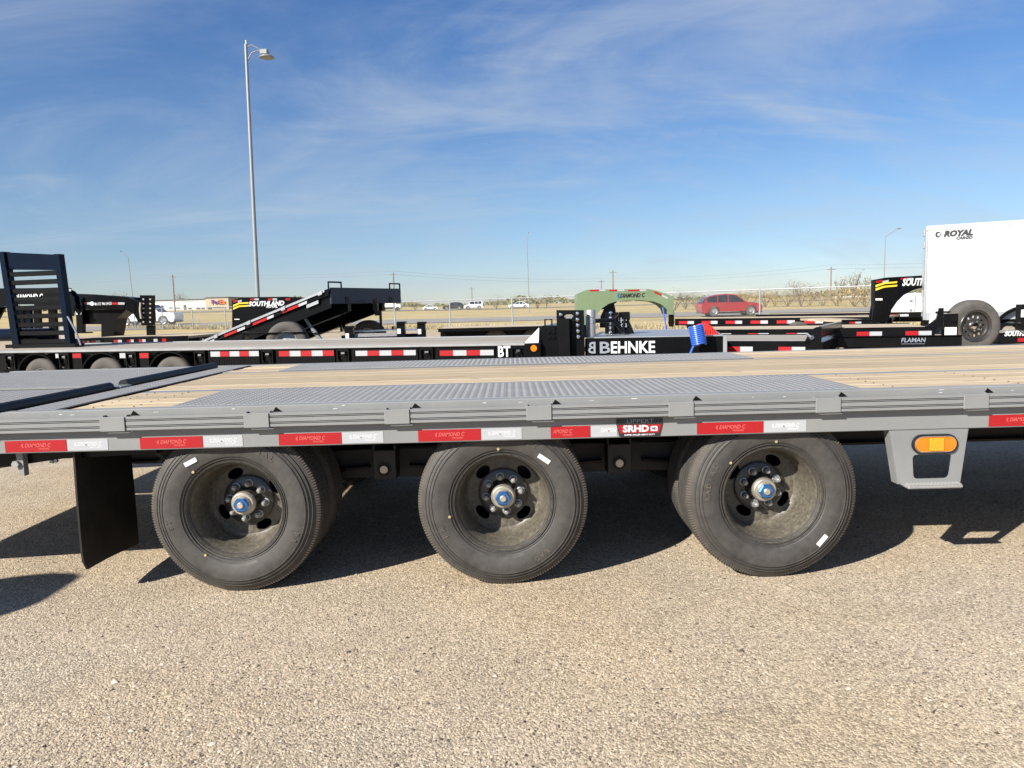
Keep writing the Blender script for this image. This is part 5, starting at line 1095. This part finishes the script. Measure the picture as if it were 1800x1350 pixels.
# ------------------------------------------------------------------ shrubs, trees, dry grass
def shrub(label, u, Y, h, w, mt, n, name='shrub', bare=False, group=None):
    p = atY(u, 540, Y); x0 = p.x; z0 = hgt(x0, Y); R = thing(name, label, 'shrub' if name == 'shrub' else 'tree', group)
    m = MB(); tips = []
    for k in range(9 if not bare else 12):
        a = random.uniform(0, 6.28); tp = Vector((x0+w*.45*math.cos(a)*random.uniform(.3,1), Y+w*.45*math.sin(a), z0+h*random.uniform(.7,1.))); md = Vector((x0+(tp.x-x0)*.35, Y+(tp.y-Y)*.35, z0+h*.4)); m.path([(x0,Y,z0-.1), md, tp], .045*h/3, 4, .012); tips += [md, tp, (md+tp)/2]
        for q in range(4):
            b = md+(tp-md)*random.uniform(.1,.9); e = b+Vector((random.uniform(-1,1)*w*.22, random.uniform(-1,1)*w*.2, random.uniform(.1,.3)*h)); m.path([b, e], .016*h/3, 3, .006); tips.append(e)
    m.build('trunk', 'bark', R, 0)
    c = MB()
    for k in range(n):
        t = random.choice(tips) if bare or random.random() < .5 else Vector((x0+random.gauss(0,.24)*w, Y+random.gauss(0,.24)*w, z0+h*random.random()**.8*.85)); q = t+Vector((random.gauss(0,.16)*w*.6, random.gauss(0,.16)*w*.6, random.gauss(0,.10)*h)); q.z = max(q.z, z0+.05); s = random.uniform(.04,.10)*max(h/3,.8)
        a = Vector((random.gauss(0,1),random.gauss(0,1),random.gauss(0,1))).normalized()*s; b = a.cross(Vector((random.gauss(0,1),random.gauss(0,1),random.gauss(0,1)))).normalized()*s
        c.add([q-a, q-b*.6, q+a, q+b*.6], [(0,1,2,3)])
    c.build('crown', mt, R, 0); return rebase(R, (x0, Y, z0))
sg = 'yellow autumn shrubs beyond the road'
shr = [(1305,95,3.6,4.6),(1322,100,3.2,4.),(1345,98,3.9,3.6),(1362,104,3.2,3.8),(1384,96,3.4,4.4),(1408,92,4.7,3.6),(1424,100,3.0,4.6),(1446,95,3.0,4.2),(1472,90,3.3,4.6),(1502,84,3.5,4.0),(1522,80,3.2,4.0)]
where = ['just right of the red SUV roof','right of the SUV, second along the hedge','with an upright crown over the SUV bonnet','low and round right of the SUV','broad and golden left of a fence post','tallest and narrow behind a fence post','low and wide between two taller shrubs','low and pale left of the utility pole','broad at the foot of the utility pole','thin beside the black arched neck','close against the black arched neck']
for (u, Y, h, w), wh in zip(shr, where): shrub('dry yellow shrub '+wh, u, Y, h*.62, w*1.15, 'leaf_yellow' if random.random() < .7 else 'leaf_brown', 800, group=sg)
for u, Y, h, w, lb in ((1500,110,4.6,2.8,'bare grey sapling rising above the yellow shrubs'),(1478,118,4.0,2.8,'bare thin sapling near the utility pole'),(1518,112,4.0,2.6,'bare sapling beside the black arched neck')): shrub(lb, u, Y, h, w, 'leaf_brown', 70, 'sapling', True, 'bare saplings on the right')
for u, Y, h, w, lb in ((872,160,2.9,6.0,'brown bush left of the white sedan'),(945,150,2.6,4.,'small brown bush right of the thin lamp pole'),(960,175,3.0,4.,'small brown bush nearer the green neck'),(1185,90,2.2,5.,'olive bush under the green gooseneck coupler'),(1205,96,2.2,4.5,'olive bush between green coupler and red SUV'),(1225,92,1.8,4.,'low olive bush behind the red SUV tail'),(730,180,2.4,4.,'brown bush left of the small white van'),(212,240,6.0,6.,'rounded brown tree above the charcoal neck'),(322,300,6,7.,'brown tree behind the white warehouse roof')): shrub(lb, u, Y, h, w, 'leaf_olive' if 'olive' in lb else 'leaf_brown', 420)
# low far wood on the horizon, one mass
c = MB()
for k in range(5200):
    x = random.uniform(-330, 420); Y = 400+random.uniform(-15,15); h = 2.2+1.8*math.sin(x*.035)+1.2*math.sin(x*.11+1)+.8*math.sin(x*.31)
    h = max(h, .6); q = Vector((x, Y, hgt(x, 400)+random.uniform(0, 1)*h)); s = random.uniform(.5,1.3); a = Vector((random.gauss(0,1),random.gauss(0,.4),random.gauss(0,.7))).normalized()*s; b = Vector((-a.z, random.gauss(0,.3), a.x)).normalized()*s*.8
    c.add([q-a, q-b, q+a, q+b], [(0,1,2,3)])
o = c.build('distant_wood', 'leaf_olive', None, 0); tag(o, 'low dark line of distant trees along the horizon', 'trees', kind='stuff')
c = MB()
for k in range(9000):
    s = random.uniform(0, FLn); off = abs(random.gauss(0, 2.4))+.05; p = FA+fd*s+Vector((fd.y*-1, fd.x, 0))*off; z = hgt(p.x, p.y); h = random.uniform(.10,.30); a = random.uniform(0,3.14); w = .03
    c.add([(p.x-w*math.cos(a),p.y-w*math.sin(a),z-.02),(p.x+w*math.cos(a),p.y+w*math.sin(a),z-.02),(p.x+random.gauss(0,.08),p.y+random.gauss(0,.08),z+h)], [(0,1,2)])
o = c.build('dry_grass', 'dry_grass', None, 0); tag(o, 'dry yellow grass growing along the fence', 'grass', kind='stuff')
# raised berm with dead grass behind the shrubs
# ------------------------------------------------------------------ unseen stand-in just left of the picture, added for its shadow on the gravel
E_ = thing('gooseneck_trailer', 'unseen black stand-in just outside the left edge added to cast a rounded shadow', 'trailer')  # no known trailer here; shape made up to throw the shadow
ex, ey = -4.68, 1.08
MB().lathe([(0,0),(.30,0),(.33,.05),(.33,.30),(.28,.36),(0,.36)], (ex+.1,ey,1.62), 24).build('shadow_drum', 'black_paint', E_)
MB().tube((ex,ey+.18,0),(ex,ey+.18,1.6), .06).build('shadow_post', 'black_paint', E_); MB().box(ex-1.6,ex+.0,ey+.05,ey+.3,1.45,1.8,b=.02).build('shadow_beam', 'black_paint', E_); MB().prism([(ex+.05,1.30),(ex+.62,1.36),(ex+.05,1.42)], ey+.1, ey+.2).build('shadow_spike', 'black_paint', E_)
rebase(E_, (ex, ey, 0))
